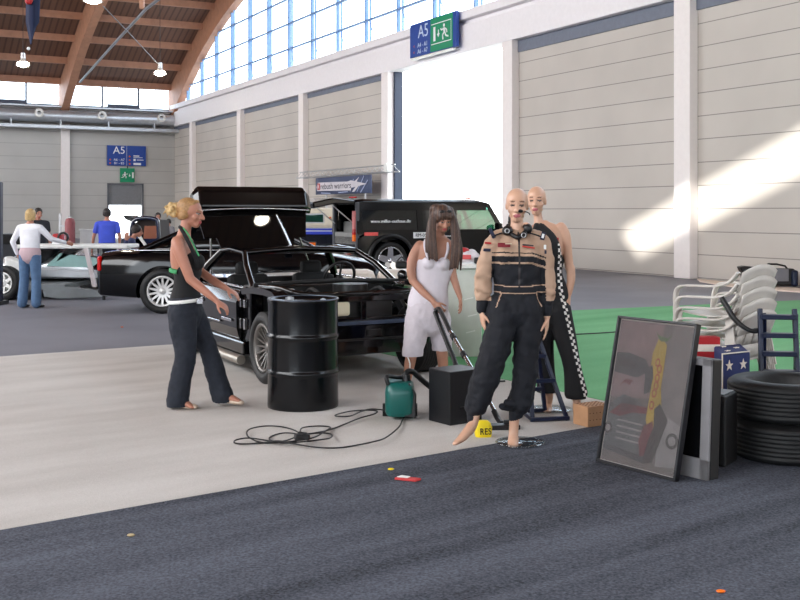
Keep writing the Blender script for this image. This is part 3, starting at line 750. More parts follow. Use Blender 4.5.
    # wheel arches and wheels
    for xc, sg, y in ((.85, -1, 0), (4.2, -1, 0), (.85, 1, Wd), (4.2, 1, Wd)):
        b = B(); rs = []
        for k in range(17):
            a = PI * k / 16; c_, s_ = math.cos(a), math.sin(a)
            rs.append([V((xc + c_ * r, y + yy, .45 + s_ * r)) for r, yy in ((.54, .1 * -sg), (.54, .05 * sg), (.62, .05 * sg), (.62, .1 * -sg))])
        b.rings(rs); obj('wheel_arch', b, M_blackp, t)
        wheel(t, (xc, y - sg * .13, .44), .44, .28, .33, sg, 5, M_chrome, .14, .04)
    for y, q in ((-.0, -1),):
        for x in (2.5, 3.7):
            b = B(); b.box((x - .15, y + q * .02, 1.0), (.18, .03, .03)); obj('door_handle', b, M_chrome, t, bevel=.008)
        b = B(); b.box((2.56, -.002, .8), (.012, .01, .6)); b.box((1.62, -.002, .95), (.012, .01, .35)); obj('door_gap', b, M_matte, t)
        b = B(); b.box((2.5, -.05, .46), (2.2, .14, .06)); obj('side_step', b, M_blackp, t, bevel=.015)
        b = B(); b.box((3.65, -.16, 1.2), (.12, .2, .22)); obj('wing_mirror', b, M_black, t, bevel=.03)
    b = B(); b.box((.34, -.005, 1.07), (.34, .03, .08)); obj('side_marker', b, mat('salmon_marker', (228, 90, 84), .4), t, bevel=.005)
    text('lettering', 'www.milke-outhaus.de', .105, M_signwhite, t, (.85, .015, 1.36), (1, 0, 0), (0, .1, .68), ext=.012, sx=1.05)
    b = B(); b.box((1.62, -.012, 1.03), (.4, .015, .14)); pl = obj('door_plate', b, M_signwhite, t, bevel=.004)
    text('lettering', 'RM-05', .11, M_matte, pl, (1.62, -.024, 1.03), (1, 0, 0), (0, 0, 1), ext=.003)
    b = B(); b.box((.25, -.008, 1.165), (.012, .01, .01)); 
truck()
# ---- cream van with blue stripe
def van():
    t = thing('pickup_camper', 'cream camper pickup with blue stripes partly hidden behind the raised black hatch', 'van', (-4.3, 31.5, 0), .05)
    b = B(); b.box((1.25, .9, 1.38), (2.5, 1.8, .62)); obj('cab', b, mat('cream_paint', (222, 212, 190), .3, coat=.5), t, bevel=.12)
    b = B(); b.box((1.25, .9, 1.0), (2.62, 1.86, .18)); obj('waistline', b, mat('pale_grey_paint', (190, 196, 206), .3), t, bevel=.03)
    b = B(); b.box((1.25, -.04, 1.05), (2.6, .02, .05)); b.box((1.25, -.04, .94), (2.6, .02, .08)); obj('stripe', b, mat('stripe_blue', (30, 56, 190), .4), t)
    b = B(); b.box((1.3, .9, .66), (3.0, 1.86, .55)); obj('body', b, mat('navy_black_paint', (14, 16, 30), .15, coat=1.), t, bevel=.05)
    for x in (.75, 1.72):
        b = B(); b.box((x, -.005, 1.38), (.62, .03, .3)); w_ = obj('window_frame', b, M_alloy, t, bevel=.05)
        b = B(); b.box((x, -.024, 1.38), (.54, .01, .23)); obj('pane', b, M_cglass, w_)
        b = B(); b.box((x, -.021, 1.38), (.54, .005, .23)); obj('blind', b, mat('teal_interior', (96, 130, 128), .5), w_)
    b = B(); b.box((2.2, -.02, 1.4), (.05, .03, .05)); obj('side_lamp', b, M_orange, t)
    for x in (.2, 2.4):
        wheel(t, (x, .12, .36), .36, .22, .2, -1, 5)
        wheel(t, (x, 1.68, .36), .36, .22, .2, 1, 5)
van()
# tail lamp unit of a parked trailer between the cars
t = thing('trailer_light_board', 'red and orange trailer light board standing on a post behind the black sports car', 'trailer light', P(308, 266, 21) * 1)
t.location = ((308 - 400) * 21 / F, 21, 0)
b = B(); b.box((0, 0, .91), (.34, .06, .16)); obj('housing', b, M_blackp, t, bevel=.02)
b = B(); b.box((-.08, -.035, .91), (.15, .03, .12)); obj('tail_light', b, M_redlens, t, bevel=.01)
b = B(); b.box((.08, -.035, .91), (.15, .03, .12)); obj('indicator', b, M_orange, t, bevel=.01)
b = B(); b.cyl((0, 0, 0), (0, 0, .84), .025); b.box((0, 0, .015), (.4, .3, .03)); obj('stand', b, M_blackp, t)
# ---- silver race car on a trailer with open body
def racer():
    Y = 19.6
    t = thing('silver_race_car', 'silver race car with lifted bodywork on a trailer at the far left', 'race car', ((40 - 400) * Y / F, Y, 0))
    sv = mat('silver_paint', (188, 192, 196), .25, .4, coat=.6)
    L = lambda px, py, dy=0: P(px, py, Y + dy) - V(t.location)
    st = [(-1.3, .5, .62, .52, .36), (-1.0, .7, .7, .6, .34), (-.3, .85, .76, .66, .32), (.5, .9, .78, .66, .32), (1.2, .9, .74, .62, .32), (1.7, .8, .66, .56, .34), (1.95, .55, .55, .5, .38)]
    b = bodyloft(st); b.tf(Matrix.Translation((0, .9, 0))); 
    me = b; obj('body', me, sv, t)
    b = B(); b.prism([L(46, 266), L(100, 268), L(96, 258), L(60, 253)], 0, (0, .05, 0)); obj('windscreen', b, mat('teal_glass', (150, 190, 186), .08, coat=1.), t)
    b = B(); b.prism([L(36, 277), L(112, 279), L(112, 271), L(36, 268)], 0, (0, .12, 0)); obj('side_skirt', b, sv, t, bevel=.02)
    for a_, c_ in ((((40, 249), (62, 249), (38, 266)), 0), (((88, 270), (116, 250), (116, 270)), .02), (((66, 249), (80, 249), (56, 262)), .0)):
        b = B(); b.prism([L(*q) for q in a_], 0, (0, .3, 0)); obj('body_panel', b, M_black, t)
    b = B(); b.box(L(78, 246, .3), (2.1, .9, .07)); obj('wing', b, M_white, t, bevel=.02)
    for px in (45, 100):
        b = B(); b.cyl(L(px, 247, .5), L(px + 3, 272, .6), .03); obj('wing_support', b, M_alloy, t)
racer()
def trailer():
    Y = 18.9
    t = thing('car_trailer', 'grey car trailer with white wheel and pointed drawbar under the silver race car', 'trailer', ((10 - 400) * Y / F, Y, 0))
    L = lambda px, py, dy=0: P(px, py, Y + dy) - V(t.location)
    al = mat('trailer_grey', (120, 124, 126), .45, .5)
    b = B(); b.prism([L(42, 288), L(60, 286), L(104, 291), L(108, 297), L(60, 299), L(44, 297)], 0, (0, .12, 0)); obj('drawbar', b, al, t, bevel=.01)
    b = B(); b.box(L(20, 284, .8) , (2.2, 1.6, .1)); obj('deck', b, al, t, bevel=.01)
    b = B(); b.prism([L(4, 256), L(20, 262), L(22, 278), L(4, 276)], 0, (0, .3, 0)); obj('mudguard', b, M_white, t, bevel=.04)
    c = L(6, 281); c.z = .31
    b = B(); tyre(b, c, .31, .22, .19, (.25, 1, 0)); w_ = obj('wheel', b, M_rub, t)
    b = B(); rim(b, c, .19, -.1, (.25, 1, 0), 6, .02, .06); obj('rim', b, [M_white, M_white], w_)
    c2 = c + V((.3, 1.6, 0)); b = B(); tyre(b, c2, .31, .22, .19, (.25, 1, 0)); w_ = obj('wheel', b, M_rub, t)
    b = B(); rim(b, c2, .19, .1, (.25, 1, 0), 6, .02, .06); obj('rim', b, [M_white, M_white], w_)
    b = B(); b.bar(L(86, 248), L(95, 287), .08, .06); obj('winch_post', b, mat('pale_post', (210, 200, 200), .4), t, bevel=.01)
    b = B(); b.tube([L(101, 290), L(112, 286), L(114, 283)], .03); obj('coupling', b, M_blackp, t)
    b = B(); b.cyl(L(104, 292), V((L(104, 292).x, 0, 0)), .03); obj('jockey_leg', b, M_blackp, t)
trailer()
# ---- small dark hatchback with raised tailgate, beyond the saloon
def hatch():
    Y = 23.5
    t = thing('estate_car', 'dark blue estate car with raised tailgate showing wooden racks inside', 'car', ((140 - 400) * Y / F, Y, 0))
    L = lambda px, py, dy=0: P(px, py, Y + dy) - V(t.location)
    nv = mat('navy_paint', (24, 32, 58), .2, coat=1.)
    b = B(); b.rings([[V((x, y, z)) for x, z in ((-.5, zt - .5), (-.45, zt), (.5 + i, zt), (.6 + i, zt - .6))] for y, zt, i in ((0, .98, 0), (.3, 1.0, .05), (3.6, .96, .05), (3.9, .7, 0))], smooth=False)
    b.box((.03, 2, .45), (1.2, 3.6, .4)); obj('body', b, nv, t, bevel=.05)
    b = B(); b.tube([L(131, 252), L(131, 240), L(133, 222), L(142, 218), L(155, 219), L(158, 224), L(159, 245)], .045, 8, sm=3); obj('opening_frame', b, nv, t)
    b = B(); b.prism([L(133, 224, .1), L(142, 219.5, .1), L(155, 220.5, .1), L(157, 244, .1), L(148, 246, .1)], 0, (0, 1.4, 0)); obj('interior', b, mat('brown_dark_interior', (40, 30, 28), .8), t)
    for px in (147, 151, 155):
        b = B(); b.bar(L(px, 226, .04), L(px - 2, 246, .04), .1, .04)
        for k in range(4): b.bar(L(px - .5, 229 + k * 4, .03), L(px + 2, 228 + k * 4, .03), .05, .03)
        obj('wooden_rack', b, mat('reddish_wood', (146, 84, 58), .6), t)
    b = B(); b.prism([L(133, 229), L(134, 229), L(146, 245), L(143, 250), L(130, 250)], 0, (0, .06, 0)); obj('side_window', b, mat('blue_glass', (54, 74, 116), .1, coat=1.), t, bevel=.01)
    b = B(); b.bar(L(134, 229, -.02), L(146, 246, -.02), .06, .04); obj('window_trim', b, M_white, t)
    b = B(); b.prism([L(122, 215), L(131, 217.5), L(142, 217.5), L(142, 219.5), L(132, 222), L(125, 219)], 0, (0, 1.1, 0)); obj('tailgate', b, M_blackp, t, bevel=.02)
    for x in (-.42, .5):
        for y in (.75, 3.2):
            b = B(); tyre(b, (x, y, .3), .3, .2, .18, (1, 0, 0), 24, False); o = obj('wheel', b, M_rub, t)
            b = B(); rim(b, (x, y, .3), .18, .08 * (1 if x > 0 else -1), (1, 0, 0), 6); obj('rim', b, [M_alloy, M_matte], o)
hatch()
# ---- stripped black sports car
def sports():
    hd = V((.47, -.883, 0)); ang = math.atan2(hd.y, hd.x)
    t = thing('sports_car_shell', 'black stripped sports car shell with missing bonnet, bare front and raised rear hatch', 'car', (-.50, 10.10, .006), ang)
    gb = mat('gloss_black_bodywork', (5, 5, 7), .1, coat=.3, var=.3, scale=5)
    cs = mat('black_primer', (14, 14, 15), .35, coat=.4, var=.3, scale=12, bump=.3)
    hw = .90
    # rear body: quarter panels, from behind the doors to the tail
    def sect(x, w, zt, zb, wi=.0):
        return [V((x, -w * .75, zb)), V((x, -w, zb + .1)), V((x, -w, zt - .12)), V((x, -w * .95, zt - .03)), V((x, -w * .75, zt)), V((x, w * .75, zt)), V((x, w * .95, zt - .03)), V((x, w, zt - .12)), V((x, w, zb + .1)), V((x, w * .75, zb))]
    b = B(); b.rings([sect(-2.15, .9, .84, .22), sect(-2.45, .91, .86, .24), sect(-2.8, .88, .87, .28), sect(-3.05, .82, .85, .34), sect(-3.14, .74, .78, .42)])
    cutbody('rear_body', b, [(-2.47, .33, .38, -1.2, -.6), (-2.47, .33, .38, .6, 1.2)], gb, t)
    # floor pan and tunnel
    b = B(); b.box((-1.3, 0, .24), (1.9, 1.6, .05)); b.box((-1.3, 0, .32), (1.9, .24, .16)); obj('floor_pan', b, cs, t, bevel=.01)
    for sg in (1, -1):
        b = B(); b.box((-1.32, sg * .84, .27), (1.75, .12, .14)); obj('sill', b, gb, t, bevel=.02)
        b = B(); b.cyl((-2.1, sg * .93, .17), (-.42, sg * .93, .17), .045, n=12); obj('side_pipe', b, mat('dull_exhaust_steel', (176, 170, 160), .35, .8), t)
        # front fender apron with arch
        b = B(); rs = []
        pts = [(-.62, .84), (-.3, .87), (0, .875), (.2, .86), (.34, .80)]
        for x, z in pts: rs.append([V((x, sg * .86, z)), V((x, sg * .72, z + .01)), V((x, sg * .70, z - .02)), V((x, sg * .86, z - .06))])
        b.rings(rs, smooth=False)
        rs = []
        for k in range(13):
            a = PI * (k / 12); rs.append([V((math.cos(a) * .40, sg * y, .33 + math.sin(a) * .40)) for y in (.55, .60)] )
        n0 = 13; vs = [p for r in rs for p in r]
        b.add(vs, [(2 * i, 2 * i + 1, 2 * i + 3, 2 * i + 2) for i in range(12)], 0, True)
        for i in range(12):      # inner apron between arch and fender rail
            a0, a1 = PI * i / 12, PI * (i + 1) / 12
            p = [V((math.cos(a_) * .40, sg * .58, .33 + math.sin(a_) * .40)) for a_ in (a0, a1)]
            q = [V((math.cos(a_) * .40, sg * .58, .84)) for a_ in (a1, a0)]
            b.prism(p + q, 0, (0, sg * .02, 0))
        obj('fender', b, gb, t)
        # cowl side and door hinge post with chrome clutter
        b = B(); b.prism([(-.62, sg * .84, .3), (-.42, sg * .84, .3), (-.42, sg * .84, .84), (-.62, sg * .84, .86)], 0, (0, -sg * .14, 0)); obj('hinge_post', b, gb, t, bevel=.015)
        b = B(); b.tube([(-.50, sg * .78, .85), (-.85, sg * .72, 1.04), (-1.15, sg * .63, 1.165)], .032, 8); obj('windscreen_pillar', b, gb, t)
        b = B(); b.tube([(-1.15, sg * .63, 1.165), (-1.6, sg * .62, 1.19), (-1.92, sg * .63, 1.16)], .030, 8); obj('roof_rail', b, gb, t)
        b = B(); b.tube([(-1.90, sg * .62, 1.16), (-2.02, sg * .74, 1.0), (-2.12, sg * .82, .84)], .045, 8); obj('rear_pillar', b, gb, t)
        b = B(); b.tube([(-2.1, sg * .84, .84), (-2.08, sg * .87, .5), (-2.05, sg * .84, .25)], .04, 8); obj('lock_post', b, gb, t)
        wheel(t, (0, sg * .77, .33), .335, .25, .225, sg, 16, mat('dull_wire_rim', (120, 116, 112), .35, .7), .016, .06)
        wheel(t, (-2.47, sg * .78, .33), .335, .25, .225, sg, 16, M_alloy, .02, .05)
    # door of the near side with glass removed: low shell panel and handles
    for sg in (-1, 1):
        b = B(); b.rings([[V((x, sg * (.86 + dy), z)) for dy, z in ((0, .3), (.04, .45), (.045, .7), (.0, .82), (-.07, .82), (-.05, .3))] for x, _ in ((-.64, 0), (-1.3, 0), (-2.02, 0))], smooth=False)
        d = obj('door', b, gb, t, bevel=.02)
        b = B(); b.box((-1.75, sg * .915, .66), (.18, .02, .05)); obj('door_handle', b, M_chrome, d, bevel=.008)
        b = B(); b.tube([(-.66, sg * .82, .84), (-1.3, sg * .82, .85), (-2.0, sg * .8, .86)], .012); obj('window_strip', b, M_chrome, d)
    # roof panel, header, cowl, firewall, dash
    b = B(); b.rings([[V((x, y, z - .07 * (y / .62) ** 2 * .6)) for y in (-.62, -.4, 0, .4, .62)] + [V((x, y, z - .05)) for y in (.6, 0, -.6)] for x, z in ((-1.14, 1.195), (-1.3, 1.215), (-1.6, 1.22), (-1.9, 1.195))])
    obj('roof', b, gb, t)
    b = B(); b.tube([(-1.14, -.63, 1.165), (-1.12, 0, 1.2), (-1.14, .63, 1.165)], .028, 8, sm=4); obj('windscreen_header', b, gb, t)
    b = B(); b.box((-.58, 0, .84), (.26, 1.62, .05)); b.box((-.46, 0, .62), (.03, 1.5, .48)); obj('cowl', b, cs, t, bevel=.015)
    b = B(); b.tube([(-.44, -.8, .875), (-.40, 0, .9), (-.44, .8, .875)], .022, 8, sm=4); obj('cowl_seal', b, M_rub, t)
    b = B(); b.box((-.82, 0, .76), (.3, 1.4, .18)); obj('dashboard', b, M_blackp, t, bevel=.04)
    b = B(); b.lathe([(.17, -.014), (.19, 0), (.17, .014), (.155, 0)], (-.98, .36, .90), (-1, 0, .45), 24, loop=True); b.cyl((-.98, .36, .90), (-.82, .36, .82), .03)
    for k in (0, 2.1, 4.2):
        x_, y_ = perp(V((-1, 0, .45))); b.cyl(V((-.98, .36, .90)), V((-.98, .36, .90)) + (x_ * math.cos(k) + y_ * math.sin(k)) * .17, .012)
    obj('steering_wheel', b, M_blackp, t)
    for sy in (.38, -.38):
        b = B(); b.box((-1.45, sy, .42), (.5, .48, .16)); b.box((-1.72, sy, .66), (.14, .46, .5), Matrix.Rotation(math.radians(-14), 3, 'Y')); b.box((-1.80, sy, .96), (.1, .26, .16)); obj('seat', b, M_matte, t, bevel=.05)
    b = B(); b.box((-2.0, 0, .66), (.08, 1.5, .4)); obj('rear_bulkhead', b, cs, t, bevel=.02)
    # bonnet rail lines, engine bay, front frame
    b = B()
    b.tube([(-.35, -.76, .88), (.1, -.74, .885), (.33, -.60, .84), (.36, 0, .83), (.33, .60, .84), (.1, .74, .885), (-.35, .76, .88)], .022, 8, sm=5); obj('bonnet_rail', b, gb, t)
    b = B(); b.box((.32, 0, .58), (.04, 1.36, .05)); b.box((.34, 0, .78), (.04, 1.2, .06)); b.box((.33, -.6, .68), (.05, .06, .25)); b.box((.33, .6, .68), (.05, .06, .25)); b.box((.33, .0, .68), (.04, .06, .2)); obj('radiator_frame', b, gb, t, bevel=.01)
    b = B(); b.box((.26, 0, .62), (.06, .66, .36)); obj('radiator', b, cs, t, bevel=.01)
    b = B(); b.box((.36, 0, .555), (.05, 1.5, .035)); obj('cross_bar', b, mat('steel_blue_edge', (88, 100, 124), .25, .6), t, bevel=.005)
    b = B(); b.prism([(.36, -.72, .54), (.36, .72, .54), (.36, .70, .32), (.36, .45, .26), (.36, -.45, .25), (.36, -.70, .3)], 0, (-.10, 0, 0)); obj('front_crossmember', b, gb, t, bevel=.015)
    b = B()
    for y in (-.5, .1, .48): b.box((.37, y, .46), (.03, .14, .06))
    b.box((.365, 0, .40), (.02, .9, .02)); obj('bracket', b, cs, t, bevel=.005)
    b = B(); b.box((-.05, 0, .58), (.52, .52, .42)); b.cyl((.05, 0, .78), (.05, 0, .90), .17, n=24); b.box((-.05, .3, .66), (.5, .12, .1)); b.box((-.05, -.3, .66), (.5, .12, .1)); obj('engine', b, cs, t, bevel=.02)
    b = B()
    for y, z in ((-.4, .8), (-.3, .83), (.35, .82), (.5, .78)): b.tube([(-.4, y, z - .1), (-.1, y * 1.1, z + .02), (.25, y, z - .12)], .018, 8, sm=4)
    obj('hose', b, M_rub, t)
    b = B(); b.box((.30, -.32, .69), (.16, .34, .13)); b.cyl((.30, -.22, .75), (.30, -.22, .79), .03); obj('washer_tank', b, mat('cream_plastic', (222, 214, 186), .4), t, bevel=.025)
    b = B()
    for x, y, z in ((-.6, -.5, .88), (-.55, -.2, .89), (-.62, .3, .88), (-.5, .55, .88), (.1, -.66, .86), (-.2, .66, .87)): b.box((x, y, z), (.07, .1, .03)); 
    obj('bay_fitting', b, M_chrome, t, bevel=.005)
    for c_, d_ in (((-.62, -.86, .5), (.03, .03, .1)), ((-.5, -.86, .5), (.03, .03, .1)), ((-.62, -.86, .7), (.03, .03, .08)), ((-.5, -.86, .7), (.03, .03, .08)), ((-.9, -.915, .52), (.3, .012, .03)), ((-1.3, -.918, .48), (.4, .012, .02))):
        b = B(); b.box(c_, d_); obj('door_fitting', b, M_chrome, t, bevel=.005)
    b = B(); b.sph((-.42, .82, .93), (.08, .05, .06), 10, 6); obj('wing_mirror', b, gb, t)
    # raised hatch: hinge at the rear of the roof
    h0 = V((-1.95, -.2, 1.17)); up_ = V((-.42, 0, 1)).normalized()     # glass plane direction
    def H(y, d, k=0): return h0 + up_ * d + V((0, y, 0)) + V((1, 0, .42)).normalized() * k
    b = B(); b.prism([H(-.42, 0), H(.42, 0), H(.46, .13), H(.60, .13), H(.65, .44), H(-.65, .44), H(-.60, .13), H(-.46, .13)], 0, H(0, 0, .02) - h0); g = obj('hatch_glass', b, mat('hatch_black_glass', (6, 6, 7), .015, spec=.4), t)
    b = B(); rs = []
    for y in (-.69, -.63, -.4, 0, .4, .63, .69):
        e = 1 if abs(y) < .65 else .6
        rs.append([H(y, .42, .0), H(y, .42, .08 * e), H(y, .455, .14 * e), H(y, .64 * (1 if e == 1 else .95), .15 * e), H(y, .73 * (1 if e == 1 else .9), .08 * e), H(y, .73 * (1 if e == 1 else .9), -.02)])
    b.rings(rs, smooth=False); sp = obj('spoiler', b, gb, t, bevel=.02)
    b = B(); b.tube([H(-.66, .425, .10), H(-.3, .44, .11), H(0, .445, .11), H(.3, .44, .11), H(.66, .425, .10)], .012, 8, sm=3); obj('spoiler_edge', b, M_chrome, sp)
    b = B(); b.cyl(H(.40, .0, .03) , H(.28, .40, .03), .012, n=8); obj('gas_strut', b, M_chrome, t)
    for sg in (1, -1):
        b = B(); b.cyl(V((-2.3, sg * .62, .86)), H(sg * .5, .3, -.02), .011, n=8); obj('hatch_support', b, M_chrome, t)
sports()
# ================================================================== props
def prop(name, label, cat, px, py, Y=None, rotz=0, group=None):
    g = G(px, py) if Y is None else V(((px - 400) * Y / F, Y, 0))
    return thing(name, label, cat, (g.x, g.y, .006), rotz, group)
def rotbox(ang): return Matrix.Rotation(ang, 3, 'Z')
# oil drum
t = thing('oil_drum', 'glossy black steel oil drum standing on the pale carpet', 'drum', (-.785 * 1.0, 8.6, .006))
t.location.x = (303 - 400) * 8.6 / F
prof = [(0, .02), (.27, .02), (.275, 0), (.288, 0), (.29, .02)]
for z in (.29, .58):
    prof += [(.286, z - .03), (.287, z - .02), (.297, z - .008), (.297, z + .008), (.287, z + .02), (.286, z + .03)]
prof += [(.286, .84), (.290, .865), (.292, .875), (.287, .882), (.278, .878), (.275, .862), (0, .86)]
b = B(); b.lathe(prof, n=64); obj('barrel', b, mat('drum_black', (6, 8, 12), .22, spec=.4, var=.1), t)
for x, y, r in ((-.12, .1, .035), (.17, -.08, .022)):
    b = B(); b.cyl((x, y, .86), (x, y, .88), r, n=16); b.cyl((x, y, .88), (x, y, .886), r * .5, n=8); obj('bung', b, M_steel, t)
b = B(); b.lathe([(.291, .872), (.289, .884), (.279, .882), (.281, .872)], n=64, loop=True); obj('rim_edge', b, mat('rim_highlight_blue', (90, 98, 112), .3, .6), t)  # bluish highlight along the drum rim put into its colour
# black speaker cabinet
t = thing('speaker_cabinet', 'plain black box cabinet between the green vacuum and the tilted mannequin leg', 'box', (.42, 7.98, .006), math.radians(36))
b = B(); b.box((0, 0, .20), (.31, .26, .40)); obj('cabinet', b, mat('black_laminate', (12, 13, 18), .4), t, bevel=.006)
b = B(); b.box((.02, -.134, .12), (.16, .01, .02)); obj('slot', b, M_blackp, t)
b = B(); b.box((.06, -.137, .07), (.08, .01, .014)); obj('badge', b, mat('brass_badge', (200, 160, 60), .4, .5), t)
# yellow roll
t = thing('tape_bag', 'yellow bag with black RES lettering beside the mannequin foot', 'bag', (.588, 7.42, .006), .12); t.scale = (.72, .72, .85)
b = B(); rs = []
for z, w_, d in ((0, .085, .05), (.02, .092, .06), (.08, .095, .062), (.115, .08, .05), (.135, .05, .03)):
    rs.append([V((w_ * .9 * math.copysign(abs(math.cos(a)) ** .6, math.cos(a)), d * math.copysign(abs(math.sin(a)) ** .6, math.sin(a)), z)) for a in [2 * PI * k / 24 for k in range(24)]])
b.rings(rs); obj('bag_body', b, M_yel, t)
text('lettering', 'RES', .075, M_matte, t, (.012, -.064, .05), (1, 0, 0), (0, 0, 1), ext=.003, sx=1.0)
# green vacuum cleaner with hose and wand
t = thing('vacuum_cleaner', 'green vacuum cleaner whose hose and chrome wand the woman in white holds', 'vacuum cleaner', (0, 8.1, .006), 0)
o = V(t.location)
def Lc(px, py, Y): return P(px, py, Y) - o
gm = mat('teal_green_plastic', (12, 86, 80), .35)
b = B(); rs = []
for z, w_, d in ((.03, .10, .13), (.06, .115, .15), (.2, .115, .15), (.26, .105, .14), (.285, .08, .11)):
    rs.append([V((w_ * math.copysign(abs(math.cos(a)) ** .45, math.cos(a)), d * math.copysign(abs(math.sin(a)) ** .45, math.sin(a)), z)) for a in [2 * PI * k / 28 for k in range(28)]])
b.rings(rs); obj('body', b, gm, t)
for x in (-.115, .115):
    b = B(); b.cyl((x - .02, .06, .05), (x + .02, .06, .05), .05, n=20); obj('wheel', b, M_blackp, t)
b = B(); b.tube([(-.09, -.1, .27), (-.1, -.09, .33), (-.02, 0, .31), (.06, .06, .30)], .016, 8, sm=4); obj('handle', b, M_blackp, t)
b = B(); b.prism([(.03, -.14, .03), (.12, -.14, .02), (.125, -.12, .2), (.07, -.12, .29), (.03, -.13, .2)], 0, (0, .06, 0)); obj('front_trim', b, M_blackp, t, bevel=.01)
b = B(); b.cyl((.05, 0, .27), (.05, 0, .33), .035, .028); obj('hose_socket', b, M_blackp, t)
hp = spline([Lc(404, 378, 8.1), Lc(407, 372, 8.12), Lc(413, 372, 8.15), Lc(422, 380, 8.2), Lc(432, 388, 8.25), Lc(446, 396, 8.4), Lc(456, 388, 8.6), Lc(456, 366, 8.85), Lc(448, 345, 9.05), Lc(440, 325, 9.25), Lc(435, 312, 9.38)], 14)
b = B(); b.tube(hp, [.020 + .003 * (i % 2) for i in range(len(hp))], 10); obj('hose', b, M_blackp, t)
b = B(); b.tube([Lc(435, 311, 9.38), Lc(439, 309, 9.36), Lc(444, 318, 9.2), Lc(450, 331, 9.02)], .021, 10, sm=4); obj('grip', b, M_blackp, t)
b = B(); b.cyl(Lc(450, 331, 9.02), Lc(475, 374, 8.4), .017, n=14); b.cyl(Lc(475, 374, 8.4), Lc(495, 412, 7.95), .017, n=14); obj('wand', b, M_chrome, t)
for (px, py, Y) in ((453.5, 337, 8.93), (464, 355, 8.67)):
    b = B(); a_ = Lc(px, py, Y); d_ = (Lc(475, 374, 8.4) - Lc(450, 331, 9.02)).normalized(); b.cyl(a_ - d_ * .03, a_ + d_ * .03, .026, n=12); obj('collar', b, M_blackp, t)
b = B(); b.tube([Lc(494, 411, 7.96), Lc(498, 419, 7.88), Lc(502, 424, 7.76)], .022, 10, sm=3); b.box(Lc(503, 426.5, 7.68), (.24, .10, .035), rotbox(.1)); b.box(Lc(507, 422, 7.7), (.05, .03, .03)); obj('floor_head', b, M_blackp, t, bevel=.006)
# cable on the floor
def GL(px, py, z=.012): return G(px, py, z)
pts = [(405, 415), (402, 421), (398, 428), (385, 438), (372, 442), (352, 446), (334, 448), (313, 447), (295, 444), (278, 441), (262, 443), (246, 444), (235, 443), (236, 440), (248, 438), (264, 440), (282, 443), (300, 442), (318, 440),
       (330, 438), (331, 434), (318, 433), (300, 436), (284, 441), (272, 441), (270, 437), (283, 433), (297, 434), (303, 437), (295, 441), (270, 443), (256, 441), (247, 435), (250, 429), (266, 426), (283, 427), (296, 431), (305, 438),
       (315, 437), (327, 430), (330, 427), (318, 426), (302, 428), (303, 434), (320, 432), (332, 429), (345, 424), (360, 418), (374, 414), (377, 411), (368, 410), (352, 411), (338, 414), (336, 416), (350, 416), (362, 411), (372, 409), (384, 410)]
b = B(); b.tube([GL(px, py, .013 + (i % 5) * .006) for i, (px, py) in enumerate(pts)], .0055, 6, sm=6)
tag(obj('power_cable', b, M_blackp), 'tangled black power cable lying on the pale carpet', 'cable')
b = B(); b.box(GL(302, 437, .062), (.10, .06, .04), rotbox(.4)); b.cyl(GL(299, 434, .062), GL(306, 435, .062), .018)
tag(obj('cable_plug', b, M_blackp, bevel=.008), 'black plug block in the middle of the tangled cable', 'plug')
# litter
t = prop('paper_packet', 'crumpled red and white paper packet lying on the dark carpet', 'litter', 407, 481)
b = B(); b.prism([(-.075, 0, .0), (.05, -.045, 0), (.085, -.01, .0), (-.04, .045, 0)], 0, (0, 0, .015)); obj('packet', b, mat('packet_red', (196, 60, 60), .6), t, bevel=.004)
b = B(); b.prism([(-.06, .005, .016), (.0, -.02, .016), (.02, 0, .018), (-.03, .03, .018)], 0, (0, 0, .004)); obj('label', b, M_white, t)
for px, py, m_, nm in ((122, 327, M_orange, 'tiny orange scrap on the grey floor left of the blonde woman'), (391, 469, M_yel, 'tiny yellowish scrap behind the red packet on the carpet edge'), (721, 591, M_orange, 'tiny orange scrap on the dark carpet at the bottom right'), (131, 535, mat('beige_scrap', (190, 170, 130), .8), 'tiny beige scrap on the dark carpet at the lower left')):
    b = B(); g = G(px, py, .012); b.sph(g, (.022, .014, .007), 7, 4)
    tag(obj('paper_scrap', b, m_), nm, 'litter')
# perforated wooden block
t = thing('perforated_block', 'small wooden block with rows of holes standing by the mannequin foot', 'block', (1.44, 7.86, .006), math.radians(30))
bm_ = mat('raw_wood', (188, 142, 104), .7, var=.12)
b = B(); b.box((0, 0, .075), (.23, .17, .15)); obj('block', b, bm_, t, bevel=.004)
b = B()
for i in range(6):
    for j in range(5): b.cyl((-.09 + i * .036, -.062 + j * .031, .1495), (-.09 + i * .036, -.062 + j * .031, .152), .009, n=8)
h_ = obj('hole', b, mat('hole_tan', (110, 74, 48), .9), t); h_['kind'] = 'stuff'
b = B()
for i in range(7):
    for j in range(2): b.cyl((-.095 + i * .032, -.0855, .05 + j * .05), (-.095 + i * .032, -.087, .05 + j * .05), .004, n=6)
h_ = obj('side_hole', b, M_hole, t); h_['kind'] = 'stuff'
# step ladders
def frame(t, q, w0, w1, h, d, nr, m, back=True):
    # front frame leaning: bottom width w0, top w1
    for sg in (-1, 1):
        b = B(); b.bar((sg * w0 / 2, 0, 0), (sg * w1 / 2, d * .5, h), .028, .04); obj('side_rail', b, m, t, bevel=.004)
        if back:
            b = B(); b.bar((sg * w0 / 2, d, 0), (sg * w1 / 2, d * .55, h * .97), .024, .03); obj('back_leg', b, m, t, bevel=.004)
    for i in range(nr):
        f = (i + .6) / nr; y = d * .5 * f; wz = w0 + (w1 - w0) * f
        b = B(); b.box((0, y, h * f), (wz, .07 if nr > 3 else .04, .03)); obj('rung', b, m, t, bevel=.004)
